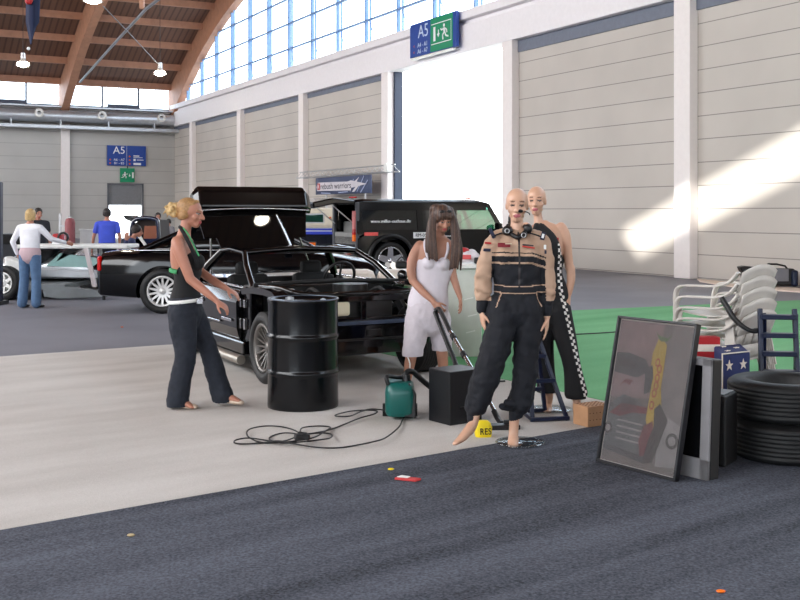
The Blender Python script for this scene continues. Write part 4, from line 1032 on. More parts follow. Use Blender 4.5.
# stool between the mannequins
t = thing('step_ladder', 'blue tubular steel trestle between the two mannequins', 'ladder', (1.06, 8.0, .006), math.radians(12))
def lb(a, c, nm='leg', r=.03):
    b = B(); b.bar(a, c, r, r); obj(nm, b, M_bluesteel, t, bevel=.004)
lb((-.07, -.05, .0), (-.05, .12, .66)); lb((.21, -.05, 0), (.02, .12, .66)); lb((-.04, .28, 0), (-.04, .14, .66)); lb((.15, .28, 0), (.02, .14, .66))
lb((-.09, -.06, .02), (.22, -.06, .02), 'foot_bar'); lb((-.06, .28, .02), (.16, .28, .02), 'foot_bar'); lb((-.07, -.05, .02), (-.04, .28, .02), 'foot_bar')
lb((-.065, -.01, .30), (.125, -.01, .30), 'rung'); lb((-.055, .05, .48), (.07, .05, .48), 'rung'); lb((-.04, .2, .2), (.1, .22, .2), 'rung'); lb((-.065, .02, .14), (-.045, .26, .06), 'brace')
b = B(); b.box((-.02, .13, .67), (.12, .1, .03)); obj('top_plate', b, M_bluesteel, t, bevel=.005)
# ladder on the right
t = thing('step_ladder', 'navy blue step ladder with five rungs standing behind the tyres', 'ladder', ((774 - 400) * 7.9 / F, 7.75, .008), math.radians(-6))
for sg in (-1, 1):
    b = B(); b.bar((sg * .135, 0, 0), (sg * .125, .12, .86), .032, .045); obj('side_rail', b, M_bluesteel, t, bevel=.005)
    b = B(); b.bar((sg * .12 + .09, .42, 0), (sg * .115 + .03, .15, .82), .028, .035); obj('back_leg', b, M_bluesteel, t, bevel=.005)
for i in range(6):
    z = .80 - i * .135; b = B(); b.box((0, .12 * z / .86 - .01, z), (.25, .085, .035)); obj('rung', b, M_bluesteel, t, bevel=.005)
# ---- leaning framed poster
def leaner(name, label, cat, BL, BR, h, lean, z0=.004):
    e = (BR - BL); w_ = e.length; e.normalize(); n = V((-e.y, e.x, 0))     # away from the viewer
    if n.y < 0: n = -n
    t = thing(name, label, cat, (BL.x, BL.y, z0)); up_ = (n * math.sin(lean) + V((0, 0, math.cos(lean)))).normalized(); out = e.cross(up_)
    if out.y > 0: out = -out
    return t, e, up_, out, w_
BL = V((1.255, 6.69, 0)); BR = V((1.624, 6.18, 0))
t, e, up_, out, pw = leaner('framed_poster', 'black framed glazed poster leaning back against the grey monitor', 'picture', BL, BR, .94, math.radians(12.6))
ph = .94
def q(x, y, k=0.): return e * (x * pw) + up_ * (y * ph) + out * k
b = B()
fw = .022
for (a0, a1, c0, c1) in ((0, 1, 0, fw), (0, 1, 1 - fw * .7, 1), (0, fw * 1.1, 0, 1), (1 - fw * 1.1, 1, 0, 1)):
    b.prism([q(a0, c0, -.03), q(a1, c0, -.03), q(a1, c1, -.03), q(a0, c1, -.03)], 0, out * .045)
obj('frame', b, mat('black_frame', (14, 14, 20), .3), t, bevel=.003)
b = B(); b.prism([q(.01, .01, -.028), q(.99, .01, -.028), q(.99, .99, -.028), q(.01, .99, -.028)], 0, out * .02); obj('mount', b, mat('pale_mount', (188, 178, 170), .6), t)
cols = [(120, 108, 106), (96, 98, 102), (70, 70, 76), (150, 122, 122), (206, 170, 40), (52, 44, 46), (86, 118, 60), (120, 40, 48), (166, 160, 160), (190, 60, 30), (138, 128, 126), (112, 92, 94)]
pm = [mat('print_ink_%d' % i, tuple(x * .8 for x in c), .6, var=.2, scale=9) for i, c in enumerate(cols)]
b = B()
def flat(pts, mi, k): b.prism([q(x, y, -.0080 + k * .0006) for x, y in pts], 0, out * .0004, mi=mi)
flat([(.035, .025), (.965, .025), (.965, .975), (.035, .975)], 0, 0)
flat([(.04, .45), (.55, .48), (.6, .97), (.04, .97)], 3, 1)
flat([(.6, .3), (.96, .3), (.96, .97), (.72, .97)], 10, 1)
flat([(.04, .62), (.34, .60), (.5, .66), (.42, .73), (.2, .76), (.04, .75)], 2, 2)
flat([(.08, .665), (.3, .655), (.34, .69), (.2, .72), (.08, .71)], 5, 3)
flat([(.04, .12), (.55, .10), (.6, .36), (.4, .46), (.2, .48), (.04, .40)], 1, 2)                 # grey car
flat([(.16, .36), (.42, .38), (.36, .455), (.22, .465)], 2, 3)
flat([(.05, .34), (.2, .42), (.52, .42), (.58, .38), (.35, .37), (.2, .33)], 7, 3)
for y in (.18, .22, .26, .30): flat([(.18, y), (.5, y - .005), (.5, y + .008), (.18, y + .012)], 8, 4)
for cx, cy, r in ((.07, .24, .055), (.88, .24, .075)):
    flat([(cx + r * math.cos(a), cy + r * .68 * math.sin(a)) for a in [2 * PI * k / 20 for k in range(20)]], 5, 5)
    flat([(cx + r * .6 * math.cos(a), cy + r * .4 * math.sin(a)) for a in [2 * PI * k / 20 for k in range(20)]], 8, 6)
flat([(.72, .06), (.96, .08), (.96, .34), (.80, .38), (.70, .28)], 8, 2)
flat([(.5, .78), (.56, .90), (.66, .84), (.66, .56), (.70, .44), (.62, .22), (.53, .34), (.54, .55), (.5, .66)], 4, 4)   # yellow figure
flat([(.5, .93), (.54, .90), (.66, .885), (.72, .92), (.66, .865), (.58, .86), (.55, .875)], 6, 5)
for cx, cy in ((.58, .72), (.60, .62), (.59, .52), (.58, .44), (.61, .68), (.6, .57)):
    flat([(cx + .03 * math.cos(a), cy + .03 * math.sin(a)) for a in [2 * PI * k / 10 for k in range(10)]], 9, 6)
    flat([(cx + .018 * math.cos(a), cy + .018 * math.sin(a)) for a in [2 * PI * k / 10 for k in range(10)]], 4, 7)
flat([(.44, .66), (.52, .70), (.55, .62), (.53, .52), (.46, .50)], 2, 5)
flat([(.52, .30), (.62, .34), (.66, .24), (.62, .12), (.52, .10), (.48, .2)], 7, 5)
flat([(.62, .42), (.68, .46), (.80, .36), (.76, .26), (.68, .08), (.56, .06), (.60, .22), (.64, .3)], 5, 6)
flat([(.04, .10), (.6, .06), (.6, .10), (.04, .14)], 2, 4)
flat([(.12, .52), (.2, .56), (.26, .545), (.3, .58), (.2, .58)], 7, 3)
obj('print', b, pm, t)
b = B(); b.prism([q(.02, .015, -.0005), q(.98, .015, -.0005), q(.98, .985, -.0005), q(.02, .985, -.0005)], 0, out * .002); obj('glass', b, glassmat('poster_glass', (240, 240, 240), .9, .03), t)
# ---- grey monitor behind the poster
BL2 = V((1.50, 6.62, 0)); BR2 = V((1.815, 6.20, 0))
t, e, up_, out, pw = leaner('flat_monitor', 'grey framed monitor standing upright behind the leaning poster', 'monitor', BL2, BR2, .7, math.radians(3))
ph = .715
gm2 = mat('monitor_grey', (128, 126, 128), .45)
b = B(); b.prism([q(0, 0, -.11), q(1, 0, -.11), q(1, 1, -.11), q(0, 1, -.11)], 0, out * .09); obj('back_case', b, mat('monitor_black_case', (18, 18, 20), .5), t, bevel=.01)
b = B(); fw = .13
for (a0, a1, c0, c1) in ((0, 1, 0, .17), (0, 1, 1 - .06, 1), (0, .12, 0, 1), (1 - .12, 1, 0, 1)):
    b.prism([q(a0, c0, -.02), q(a1, c0, -.02), q(a1, c1, -.02), q(a0, c1, -.02)], 0, out * .02)
obj('bezel', b, gm2, t, bevel=.004)
b = B(); b.prism([q(.1, .15, -.02), q(.9, .15, -.02), q(.9, .95, -.02), q(.1, .95, -.02)], 0, out * .008); obj('screen', b, mat('dark_screen', (8, 9, 12), .12), t)
# ---- dark box between monitor and tyres
t = thing('equipment_case', 'dark equipment case standing between the grey monitor and the tyres', 'case', (1.99, 6.70, .004), math.radians(-35))
b = B(); b.box((0, 0, .22), (.25, .24, .44)); obj('case_body', b, mat('case_black', (16, 15, 16), .6), t, bevel=.01)
b = B(); b.box((0, 0, .445), (.22, .21, .012)); obj('case_lid', b, mat('case_lid_grey', (110, 112, 116), .4), t, bevel=.004)
# ---- tyres
for i, lb_ in enumerate(('lower black tyre of the two stacked at the right edge', 'upper black tyre lying on top of the stack at the right edge')):
    b = B(); tyre(b, (0, 0, 0), .362, .25, .215, (0, 0, 1), 72)
    o = obj('tyre', b, M_rub, None, loc=(2.515, 6.86, .13 + i * .256)); o.rotation_euler = (0, 0, i * .6); tag(o, lb_, 'tyre', 'tyres stacked at the right edge')
# ---- box covered in stars and stripes
t = thing('flag_pattern_box', 'cloth covered box with white stars on blue and red stripes beside the ladder', 'box', (2.25, 7.55, .008), 0)
fb = mat('flag_blue', (34, 46, 96), .8); fr = mat('flag_red', (176, 34, 40), .8); fwht = mat('flag_cream', (226, 214, 200), .8)
def FL(px, py, Y): return P(px, py, Y) - V(t.location)
A0, A1, A2 = FL(722, 352, 7.3), FL(750, 354, 7.45), FL(714, 344, 7.75)      # top corners
b = B(); zb = -V(t.location).z
bot = lambda p: V((p.x, p.y, 0))
D0 = A1 + (A2 - A0); b.prism([bot(A0), bot(A1), bot(D0), bot(A2)], 0, (0, 0, (A0.z + A1.z) / 2)); bx_ = obj('box_cover', b, fb, t, bevel=.012)
top = (A0.z + A1.z) / 2
fo = (A1 - A0); fo.z = 0; fl = fo.length; fo.normalize(); fn = V((fo.y, -fo.x, 0))
def star(b, c, r, ex, ey, nn):
    pts = [c + ex * (math.sin(2 * PI * k / 10) * (r if k % 2 == 0 else r * .4)) + ey * (math.cos(2 * PI * k / 10) * (r if k % 2 == 0 else r * .4)) for k in range(10)]
    b.prism(pts, 0, nn * .003)
base0 = bot(A0)
for x, z in ((.25, .86), (.75, .86), (.3, .58), (.78, .62), (.4, .30), (.85, .34)):
    b = B(); star(b, base0 + fo * (fl * x) + V((0, 0, top * z)) + fn * .001, .04, fo, V((0, 0, 1)), fn); obj('star', b, fwht, t)
sd = (A2 - A0); sd.z = 0; sl = sd.length; sd.normalize()
for x, y in ((.3, .3), (.7, .55), (.3, .8)):
    b = B(); star(b, bot(A0) + fo * (fl * x) + sd * (sl * y) + V((0, 0, top + .001)), .035, fo, sd, V((0, 0, 1))); obj('star', b, fwht, t)
b = B(); c0 = bot(A0) + V((0, 0, top)); b.tube([c0 + V((0, 0, .002)), c0 + fo * fl + V((0, 0, .002))], .005, 6); b.tube([bot(A0) + fn * .003, c0 + fn * .003], .005, 6); obj('piping', b, fwht, t)
S0 = FL(713, 350, 7.8); S1 = FL(697, 346, 7.9); 
for i in range(7):
    z1 = .66 - i * .052; b = B(); b.box((S0.x * .5 + S1.x * .5 - .02, S0.y, z1 - .026), (.2, .12, .052)); obj('stripe_band', b, fr if i % 2 == 0 else fwht, t)
# ---- stacked plastic chairs
M_chair = mat('white_plastic', (206, 200, 192), .35)
def plastic_chair(loc, rz, label):     # faces +x locally
    t = thing('plastic_chair', label, 'chair', loc, rz, 'stacked white plastic chairs')
    b = B(); rs = []
    for i in range(9):
        x = .24 - .46 * i / 8; z = .42 - .02 * math.sin(PI * i / 8) - .015 * i / 8; w_ = .235 - .02 * i / 8
        rs.append([V((x, y * w_, z + .012 * (abs(y) ** 3) - .012)) for y in (-1, -.8, -.4, 0, .4, .8, 1)] + [V((x, y * w_, z + .012 * (abs(y) ** 3) + .0)) for y in (1, .8, .4, 0, -.4, -.8, -1)])
    b.rings(rs); obj('seat', b, M_chair, t)
    # backrest: curved shell with slots, rows of slats between two rails
    b = B()
    def bp(a, h): # a -1..1 across, h 0..1 up
        return V((-.21 - .13 * h - .035 * (1 - a * a), a * (.225 + .02 * h), .42 + .40 * h - .06 * a * a * h))
    def patch(a0, a1, h0, h1, na, nh):
        fr_ = [[bp(a0 + (a1 - a0) * i / na, h0 + (h1 - h0) * j / nh) for i in range(na + 1)] for j in range(nh + 1)]
        n1 = na + 1; vs = [p for r in fr_ for p in r] + [p + V((-.012, 0, 0)) for r in fr_ for p in r]; N = n1 * (nh + 1); fs = []
        for j in range(nh):
            for i in range(na):
                a_ = j * n1 + i; fs.append((a_, a_ + 1, a_ + n1 + 1, a_ + n1)); fs.append((N + a_, N + a_ + n1, N + a_ + n1 + 1, N + a_ + 1))
        for i in range(na): fs.append((i, N + i, N + i + 1, i + 1)); k_ = nh * n1 + i; fs.append((k_, k_ + 1, N + k_ + 1, N + k_))
        for j in range(nh): k_ = j * n1; fs.append((k_, k_ + n1, N + k_ + n1, N + k_)); k_ += na; fs.append((k_, N + k_, N + k_ + n1, k_ + n1))
        b.add(vs, fs, 0, True)
    patch(-1, 1, .55, 1, 12, 4); patch(-1, 1, 0, .3, 12, 2)
    for k in range(5):
        a0 = -1 + k * .42; patch(a0, a0 + .32, .30, .55, 2, 2)
    obj('backrest', b, M_chair, t)
    for sg in (-1, 1):
        b = B(); pts = spline([(.25, sg * .25, .40), (.25, sg * .275, .54), (.20, sg * .285, .625), (.05, sg * .29, .64), (-.12, sg * .285, .645), (-.24, sg * .27, .68), (-.31, sg * .25, .76)], 5)
        rs = []
        for i, p in enumerate(pts):
            tt = (pts[min(i + 1, len(pts) - 1)] - pts[max(i - 1, 0)]).normalized(); x_ = V((0, 1, 0)); y_ = tt.cross(x_).normalized(); w_ = .028
            rs.append([p + x_ * w_ + y_ * .008, p + x_ * w_ - y_ * .008, p - x_ * w_ - y_ * .008, p - x_ * w_ + y_ * .008])
        b.rings(rs); obj('armrest', b, M_chair, t)
        for fx, bx2 in ((.24, .27), (-.22, -.30)):
            b = B(); rs = []
            for f in (0, .5, 1):
                x = fx + (bx2 - fx) * f; y = sg * (.235 + .03 * f); z = .42 * (1 - f); w_ = .035 - .012 * f
                rs.append([V((x - w_, y + sg * .02, z)), V((x + w_, y + sg * .02, z)), V((x + w_, y - sg * w_, z)), V((x + w_ - .012, y - sg * w_, z)), V((x + w_ - .012, y + sg * .005, z)), V((x - w_, y + sg * .005, z))])
            b.rings(rs, smooth=False); obj('leg', b, M_chair, t)
    return t
names = ['lowest', 'second lowest', 'middle', 'second highest', 'topmost']
cl = (2.62, 8.55, .01)
c0 = plastic_chair(cl, math.radians(130), 'lowest white plastic chair of the stack behind the star patterned box')
for i in range(1, 5):
    dup(c0, (cl[0] + .0 * i, cl[1], cl[2] + .088 * i), math.radians(130), names[i] + ' white plastic chair of the stack behind the star patterned box')
b = B(); rs = []
pts = spline([P(722, 299, 8.05), P(727, 307, 8.0), P(733, 317, 7.95), P(742, 326, 7.9), P(752, 331, 7.88), P(758, 330, 7.9)], 5)
for i, p in enumerate(pts):
    tt = (pts[min(i + 1, len(pts) - 1)] - pts[max(i - 1, 0)]).normalized(); x_, y_ = perp(tt, (0, 1, 0)); rs.append([p + x_ * .03 + y_ * .015, p + x_ * .03 - y_ * .015, p - x_ * .03 - y_ * .015, p - x_ * .03 + y_ * .015])
b.rings(rs); tag(obj('rubber_trim_strip', b, M_blackp), 'curved black rubber strip resting across the stacked white chairs', 'strip')
# ---- bumper, bag and white sheet near the wall
b = B(); b.prism([V((q_.x, q_.y, .001)) for q_ in (G(697, 279.5), G(760, 285.5), G(805, 289.5), G(805, 293), G(740, 288.7), G(700, 282.2))], 0, (0, 0, .02))
tag(obj('white_sheet', b, mat('sheet_cream', (232, 214, 200), .7)), 'long white sheet lying on the floor along the wall', 'sheet')
t = thing('car_bumper', 'black plastic car bumper piece standing on the white sheet by the wall', 'bumper', ((756 - 400) * 22 / F, 22.0, .022))
def BLc(px, py, dy=0): return P(px, py, 22 + dy) - V(t.location)
b = B(); pts = [BLc(740, 267), BLc(745, 266), BLc(765, 268), BLc(765, 282), BLc(745, 282), BLc(743, 273)]
b.prism(pts, 0, (0, .25, 0)); obj('shell', b, M_blackp, t, bevel=.02)
b = B(); b.cyl(BLc(757, 275, -.02), BLc(757, 275, 0), .06, n=16); obj('fog_lamp_hole', b, M_alloy, t)
t = thing('tool_bag', 'black holdall with grey panel and handle next to the bumper piece', 'bag', ((779 - 400) * 21.8 / F, 21.8, .022))
def BLc(px, py, dy=0): return P(px, py, 21.8 + dy) - V(t.location)
b = B(); b.box(BLc(781, 277, .1), (.5, .3, .36)); obj('bag_body', b, M_blackp, t, bevel=.04)
b = B(); b.box(BLc(780, 275, -.07), (.36, .02, .26)); obj('side_panel', b, mat('panel_grey', (118, 118, 124), .6), t, bevel=.01)
b = B(); b.tube([BLc(766, 272, .05), BLc(768, 264, .05), BLc(785, 266, .05), BLc(788, 272, .05)], .02, sm=2); obj('handle', b, M_blackp, t)
b = B(); b.box(BLc(793, 278, .05), (.14, .3, .34)); obj('end_pocket', b, M_bluesteel, t, bevel=.05)
# ---- white cabinet with things on it
t = thing('white_counter', 'pale white counter cabinet behind the vacuuming woman in white', 'cabinet', ((455 - 400) * 11.45 / F, 11.45, .012), math.radians(-3))
b = B(); b.box((-.02, .25, .48), (.62, .5, .96)); obj('cabinet_body', b, mat('pale_green_white', (206, 208, 200), .5), t, bevel=.005)
b = B(); b.box((-.02, .24, .985), (.68, .58, .045)); obj('worktop', b, M_white, t, bevel=.008)
for x, z in ((.1, .62), (.14, .44), (.12, .26)):
    b = B(); b.bar((x, -.006, z), (x + .1, -.006, z + .025), .012, .01); obj('door_scratch_strip', b, M_white, t)
t = thing('cloth_bundle', 'crumpled red and white cloth bundle on top of the white counter', 'cloth', ((466 - 400) * 11.6 / F, 11.6, 1.045))
b = B()
for i in range(6): b.sph((-.06 + i * .03, .02 * math.sin(i * 2), .06 + .02 * math.cos(i * 3)), (.07, .07, .06), 10, 6)
organic('cloth_body', b, mat('bundle_white', (222, 216, 220), .7), t, .012, 2)
b = B(); b.sph((-.03, -.03, .12), (.07, .05, .035), 10, 6); obj('red_fold', b, M_red, t)
b = B(); b.box((.0, -.09, .05), (.1, .02, .05)); obj('red_print', b, mat('pinkish_red', (214, 90, 90), .6), t, bevel=.005)
t = thing('camera_case', 'small black object at the right end of the white counter', 'case', ((484 - 400) * 11.5 / F, 11.4, 1.022))
b = B(); b.box((-.06, .1, .035), (.1, .1, .07)); obj('case_body', b, M_blackp, t, bevel=.015)
# ---- sofa seen through the sports car
t = thing('white_sofa', 'white leather sofa seen through the windscreen of the black sports car', 'sofa', ((375 - 400) * 13.4 / F, 13.6, 0.006), math.radians(4))
sf = mat('sofa_white', (232, 220, 210), .5)
b = B(); b.box((0, .3, .3), (1.45, .8, .42)); obj('base', b, sf, t, bevel=.06)
for i in range(2):
    b = B(); b.box((-.33 + i * .68, -.02, .56), (.66, .3, .56), Matrix.Rotation(math.radians(6), 3, 'X')); obj('back_cushion', b, sf, t, bevel=.1)
for sg in (-1, 1):
    b = B(); b.box((sg * .78, .3, .38), (.2, .85, .6)); obj('armrest', b, sf, t, bevel=.08)
t = thing('camera_bag', 'small black bag on the back of the white sofa beside the woman in white', 'bag', ((400 - 400) * 13.4 / F + .02, 13.45, .862), 0)
b = B(); b.box((0, 0, .05), (.16, .14, .1)); obj('bag_body', b, M_blackp, t, bevel=.03)
b = B(); b.tube([(-.06, 0, .09), (0, 0, .15), (.06, 0, .09)], .008, sm=3); obj('handle', b, M_blackp, t)
# ---- things by the race car on the left
t = thing('generator_engine', 'small red petrol engine standing on the white wing of the silver race car', 'engine', ((56 - 400) * 19.7 / F, 19.9, .98))
b = B(); b.box((-.02, 0, .1), (.18, .2, .18)); obj('engine_block', b, M_red, t, bevel=.03)
b = B(); b.lathe([(.07, 0), (.105, .0), (.105, .06), (.07, .06)], (.1, -.12, .12), (0, 1, 0), 20, loop=True); obj('fan_housing', b, M_blackp, t)
b = B(); b.box((-.02, -.14, .02), (.14, .02, .05)); obj('white_label', b, M_signwhite, t)
t = thing('gas_cylinder', 'faded red upright cylinder beside the pillar at the far left', 'cylinder', ((70 - 400) * 21 / F, 21, 0))
b = B(); b.lathe([(0, 0), (.095, 0), (.1, .05), (.1, 1.36), (.08, 1.44), (.03, 1.46), (0, 1.46)], n=24); obj('cylinder_body', b, mat('faded_red', (140, 74, 78), .6), t)
b = B(); b.cyl((0, 0, 1.44), (0, 0, 1.5), .03); obj('valve', b, M_alloy, t)
b = B(); b.bar((-.2, 0, 0), (-.2, 0, 1.55), .04, .04); b.bar((-.2, 0, 1.3), (-.1, 0, 1.3), .03, .03); obj('trolley_frame', b, M_alloy, t)
for i, (x, z0) in enumerate(((0, 0), (.02, .42), (.0, .84))):
    b = B(); o_ = ((93 - 400) * 21.6 / F + x, 21.6, z0 + .0); b.box((0, 0, .2), (.42, .4, .4)); b.box((0, 0, .38), (.46, .44, .04))
    ob = obj('storage_crate', b, mat('crate_translucent', (206, 208, 206), .5), None, .01, o_)
    tag(ob, ('bottom', 'middle', 'top')[i] + ' pale plastic crate of the pile behind the man in the blue shirt', 'crate', 'pale crates by the far wall')
t = thing('dark_display_stand', 'tall dark blue display post at the left edge of the photo', 'stand', (P(-4, 300, 18).x, 18, 0))
b = B(); b.box((0, 0, 1.05), (.2, .15, 2.1)); obj('post', b, mat('stand_navy', (24, 32, 60), .4), t, bevel=.02)
b = B(); b.box((0, 0, .03), (.3, .4, .06)); obj('base', b, M_blackp, t)
t = thing('dark_car_front', 'dark parked car end behind the woman in blue jeans', 'car', ((12 - 400) * 22.5 / F, 22.8, 0))
b = B(); b.rings([[V((x, y, z)) for x, z in ((-.8, .3), (-.8, .9), (-.6, 1.1), (.6, 1.1), (.8, .9), (.8, .3))] for y in (0, 1.5)], smooth=False); obj('body', b, mat('dim_dark_paint', (30, 32, 38), .3), t, bevel=.08)
b = B(); b.box((0, -.01, .98), (1.1, .02, .2)); obj('window', b, M_dglass, t)
for x in (-.6, .6):
    b = B(); tyre(b, (x, .4, .3), .3, .2, .18, (1, 0, 0), 24, False); obj('wheel', b, M_rub, t)
# long thin cables on the green carpet
for pts, lb_ in ([[(500, 338), (520, 337), (560, 335), (600, 333), (640, 330)], 'thin dark cable crossing the green carpet behind the mannequins'], [[(482, 383), (492, 382), (505, 381)], 'short dark cable end at the edge of the green carpet']):
    b = B(); b.tube([G(*p_, .018) for p_ in pts], .008, 6, sm=4); tag(obj('floor_cable', b, M_blackp), lb_, 'cable')
# ================================================================== people and mannequins
def basis(f, u):
    f = V(f).normalized(); u = V(u); u = (u - f * u.dot(f)).normalized(); return f, f.cross(u).normalized(), u
def headgeo(b, c, f, u, s=1., neck_to=None, nr=.052):
    """skull, face, jaw, nose, lips, brow, ears; returns feature points (c is the middle of the head)"""
    f, r, u = basis(f, u); c = V(c); R = Matrix((r, f, u)).transposed()
    def q(x, y, z): return c + (r * x + f * y + u * z) * s
    b.sph(q(0, -.012, .028), (.074 * s, .094 * s, .087 * s), 20, 14, R=R)
    b.sph(q(0, .028, -.03), (.052 * s, .062 * s, .075 * s), 18, 12, R=R)
    b.sph(q(0, .050, -.088), (.034 * s, .034 * s, .026 * s), 14, 8, R=R)
    b.chain([q(-.034, .01, -.066), q(0, .048, -.092), q(.034, .01, -.066)], [.018 * s, .016 * s, .018 * s], u, 10)
    b.chain([q(0, .086, .012), q(0, .098, -.012), q(0, .109, -.032)], [.009 * s, .012 * s, .0155 * s], r, 10)
    b.sph(q(.012, .096, -.034), .010 * s, 8, 6); b.sph(q(-.012, .096, -.034), .010 * s, 8, 6)
    b.chain([q(-.04, .074, .024), q(0, .084, .022), q(.04, .074, .024)], [.011 * s] * 3, u, 8)
    b.chain([q(-.02, .082, -.062), q(0, .090, -.060), q(.02, .082, -.062)], [.008 * s] * 3, u, 8)
    b.chain([q(-.016, .081, -.072), q(0, .088, -.073), q(.016, .081, -.072)], [.008 * s] * 3, u, 8)
    for sg in (-1, 1):
        b.sph(q(sg * .030, .072, .0), (.016 * s, .013 * s, .010 * s), 10, 6, R=R)
        b.sph(q(sg * .042, .058, -.03), (.02 * s, .022 * s, .024 * s), 10, 6, R=R)
        b.sph(q(sg * .069, -.014, -.006), (.009 * s, .017 * s, .028 * s), 10, 8, R=R)
    if neck_to is not None:
        n0 = q(0, -.022, -.05); n1 = V(neck_to); b.chain([n0, (n0 + n1) / 2, n1], [nr * .95 * s, nr * .92, nr * 1.1], r, 14)
    return dict(q=q, eyes=[q(-.030, .086, .0), q(.030, .086, .0)], brows=[q(-.032, .084, .024), q(.032, .084, .024)], mouth=q(0, .097, -.066), r=r, f=f, u=u, s=s)
def facepaint(ft, eye=1, white=2, lip=3, brow=4):
    s = ft['s']; r, u = ft['r'], ft['u']
    def fn(p):
        for e in ft['eyes']:
            d = p - e; x, z = d.dot(r), d.dot(u)
            if d.length < .03 * s:
                if (x / .007) ** 2 + (z / .006) ** 2 < s * s: return eye
                if (x / .015) ** 2 + (z / .0065) ** 2 < s * s: return white
                if (x / .016) ** 2 + ((z - .006 * s) / .004) ** 2 < s * s: return eye
        for e in ft['brows']:
            d = p - e
            if d.length < .03 * s and (d.dot(r) / .019) ** 2 + ((d.dot(u) - .004) / .0045) ** 2 < s * s: return brow
        d = p - ft['mouth']
        if d.length < .04 * s and (d.dot(r) / .023) ** 2 + (d.dot(u) / .0125) ** 2 < s * s: return lip
        return 0
    return fn
def hand(b, wr, d, pn, th, s=1., curl=.5, spread=.0):
    """wr wrist, d towards the fingers, pn palm normal (side fingers curl to), th towards the thumb"""
    d = V(d).normalized(); pn = V(pn); pn = (pn - d * pn.dot(d)).normalized(); t = d.cross(pn).normalized()
    if t.dot(V(th)) < 0: t = -t
    wr = V(wr)
    b.chain([wr - d * .015 * s, wr + d * .03 * s, wr + d * .065 * s, wr + d * .088 * s], [(.024 * s, .019 * s), (.032 * s, .016 * s), (.040 * s, .0145 * s), (.038 * s, .011 * s)], t, 14)
    for k, (off, L) in enumerate(((.029, .072), (.010, .080), (-.010, .075), (-.029, .058))):
        p = wr + d * (.082 if k < 3 else .076) * s + t * off * s; dd = d + t * spread * off * 10; dd.normalize(); pts = [p - dd * .02 * s, p]; ang = 0
        for j, fr in enumerate((.45, .30, .25)):
            ang += curl * (.55 if j == 0 else .85) * (1 + .12 * k)
            v_ = dd * math.cos(ang) + pn * math.sin(ang); p = p + v_ * L * fr * s; pts.append(p)
        b.chain(pts, [.0088 * s, .009 * s, .0085 * s, .0078 * s, .0066 * s], t, 8)
    p = wr + d * .028 * s + t * .024 * s; pts = [wr + d * .012 * s + t * .010 * s, p]
    for j, (a, c_, L) in enumerate(((.62, .62, .035), (.85, .3, .028), (.95, .1, .022))):
        p = p + (d * a + t * c_ + pn * (.30 + .35 * curl)).normalized() * L * s; pts.append(p)
    b.chain(pts, [.014 * s, .0125 * s, .011 * s, .0098 * s, .008 * s], pn, 8)
def foot(b, ankle, toe, s=1., r=.032):
    a, t = V(ankle), V(toe); h = V((a.x * .75 + t.x * .25, a.y * .75 + t.y * .25, min(a.z, t.z + .04)))
    bk = a + (a - t).normalized() * .02; bk.z = t.z + .01
    b.chain([a, V((a.x, a.y, a.z * .5 + t.z * .5)) * .9 + bk * .1, (a + t) / 2, t], [r, (r * 1.05, r * 1.1), (r * 1.15, r * .8), (r * .95, r * .45)], (0, 1, 0) if abs((t - a).x) > abs((t - a).y) else (1, 0, 0), 12)
class Fig:
    def __init__(s, name, label, px0, Y0, z=.006):
        s.o = V(((px0 - 400) * Y0 / F, Y0, z)); s.Y = Y0
        s.t = thing(name, label, 'mannequin' if 'mannequin' in name else 'person', s.o); s.vox = .007
        s.ft = None
    def L(s, px, py, dy=0.): return P(px, py, s.Y + dy) - s.o
    def add(s, name, b, m, matfn=None, vox=None, sm=5, parent=None, drop=None):
        return organic(name, b, m, parent or s.t, vox or s.vox, sm, matfn, .5, drop)
def wrinkle(o, st, size):
    tx = bpy.data.textures.get('folds%d' % int(size * 1000)) or bpy.data.textures.new('folds%d' % int(size * 1000), 'CLOUDS')
    tx.noise_scale = size; tx.noise_depth = 1
    md = o.modifiers.new('folds', 'DISPLACE'); md.texture = tx; md.strength = st; md.mid_level = .5; md.texture_coords = 'LOCAL'
FACE = lambda sk, br=M_brown: [sk, M_eye, M_eyew, M_lip, br]
# ---------------------------------------------------------------- blonde woman in halter top (faces image right)
f_ = Fig('person', 'blonde woman with hair bun in black halter top and dark jeans beside the drum', 200, 8.53); L = f_.L
b = B(); hc = L(191, 213)
ft = headgeo(b, hc, (1, -.22, -.12), (.08, 0, 1), 1.02, L(184, 234), .05); X = (1, 0, 0)
D_ = (0, 1, 0)
b.chain([L(184, 236), L(182, 246), L(184, 262), L(186, 280), L(186, 298), L(185, 312)], [(.10, .055), (.165, .085), (.145, .105), (.115, .088), (.145, .115), (.15, .12)], D_, 20, sm=4)
b.sph(L(197, 262, -.07), (.055, .06, .06)); b.sph(L(197, 262, .07), (.055, .06, .06))
# near arm
b.chain([L(177, 242, -.14), L(179, 250, -.17), L(186, 268, -.19), L(190, 279, -.19)], [.048, .050, .042, .038], D_, 14, sm=3)
b.chain([L(190, 279, -.19), L(201, 288, -.20), L(212, 297, -.22), L(217, 301, -.22)], [.038, .036, .027, .023], D_, 14, sm=3)
hand(b, L(216, 301, -.22), (1, -.1, -.62), (.3, .2, -1), (0, -1, .4), .98, .5)
# far arm
b.chain([L(188, 242, .14), L(193, 258, .17), L(200, 271, .18)], [.045, .042, .036], D_, 14, sm=3)
b.chain([L(200, 271, .18), L(212, 280, .12), L(224, 287, .05), L(227, 289, .05)], [.036, .034, .026, .022], D_, 14, sm=3)
hand(b, L(226, 288, .05), (1, -.15, -.55), (-.1, .1, -1), (.3, -1, .3), .98, .35)
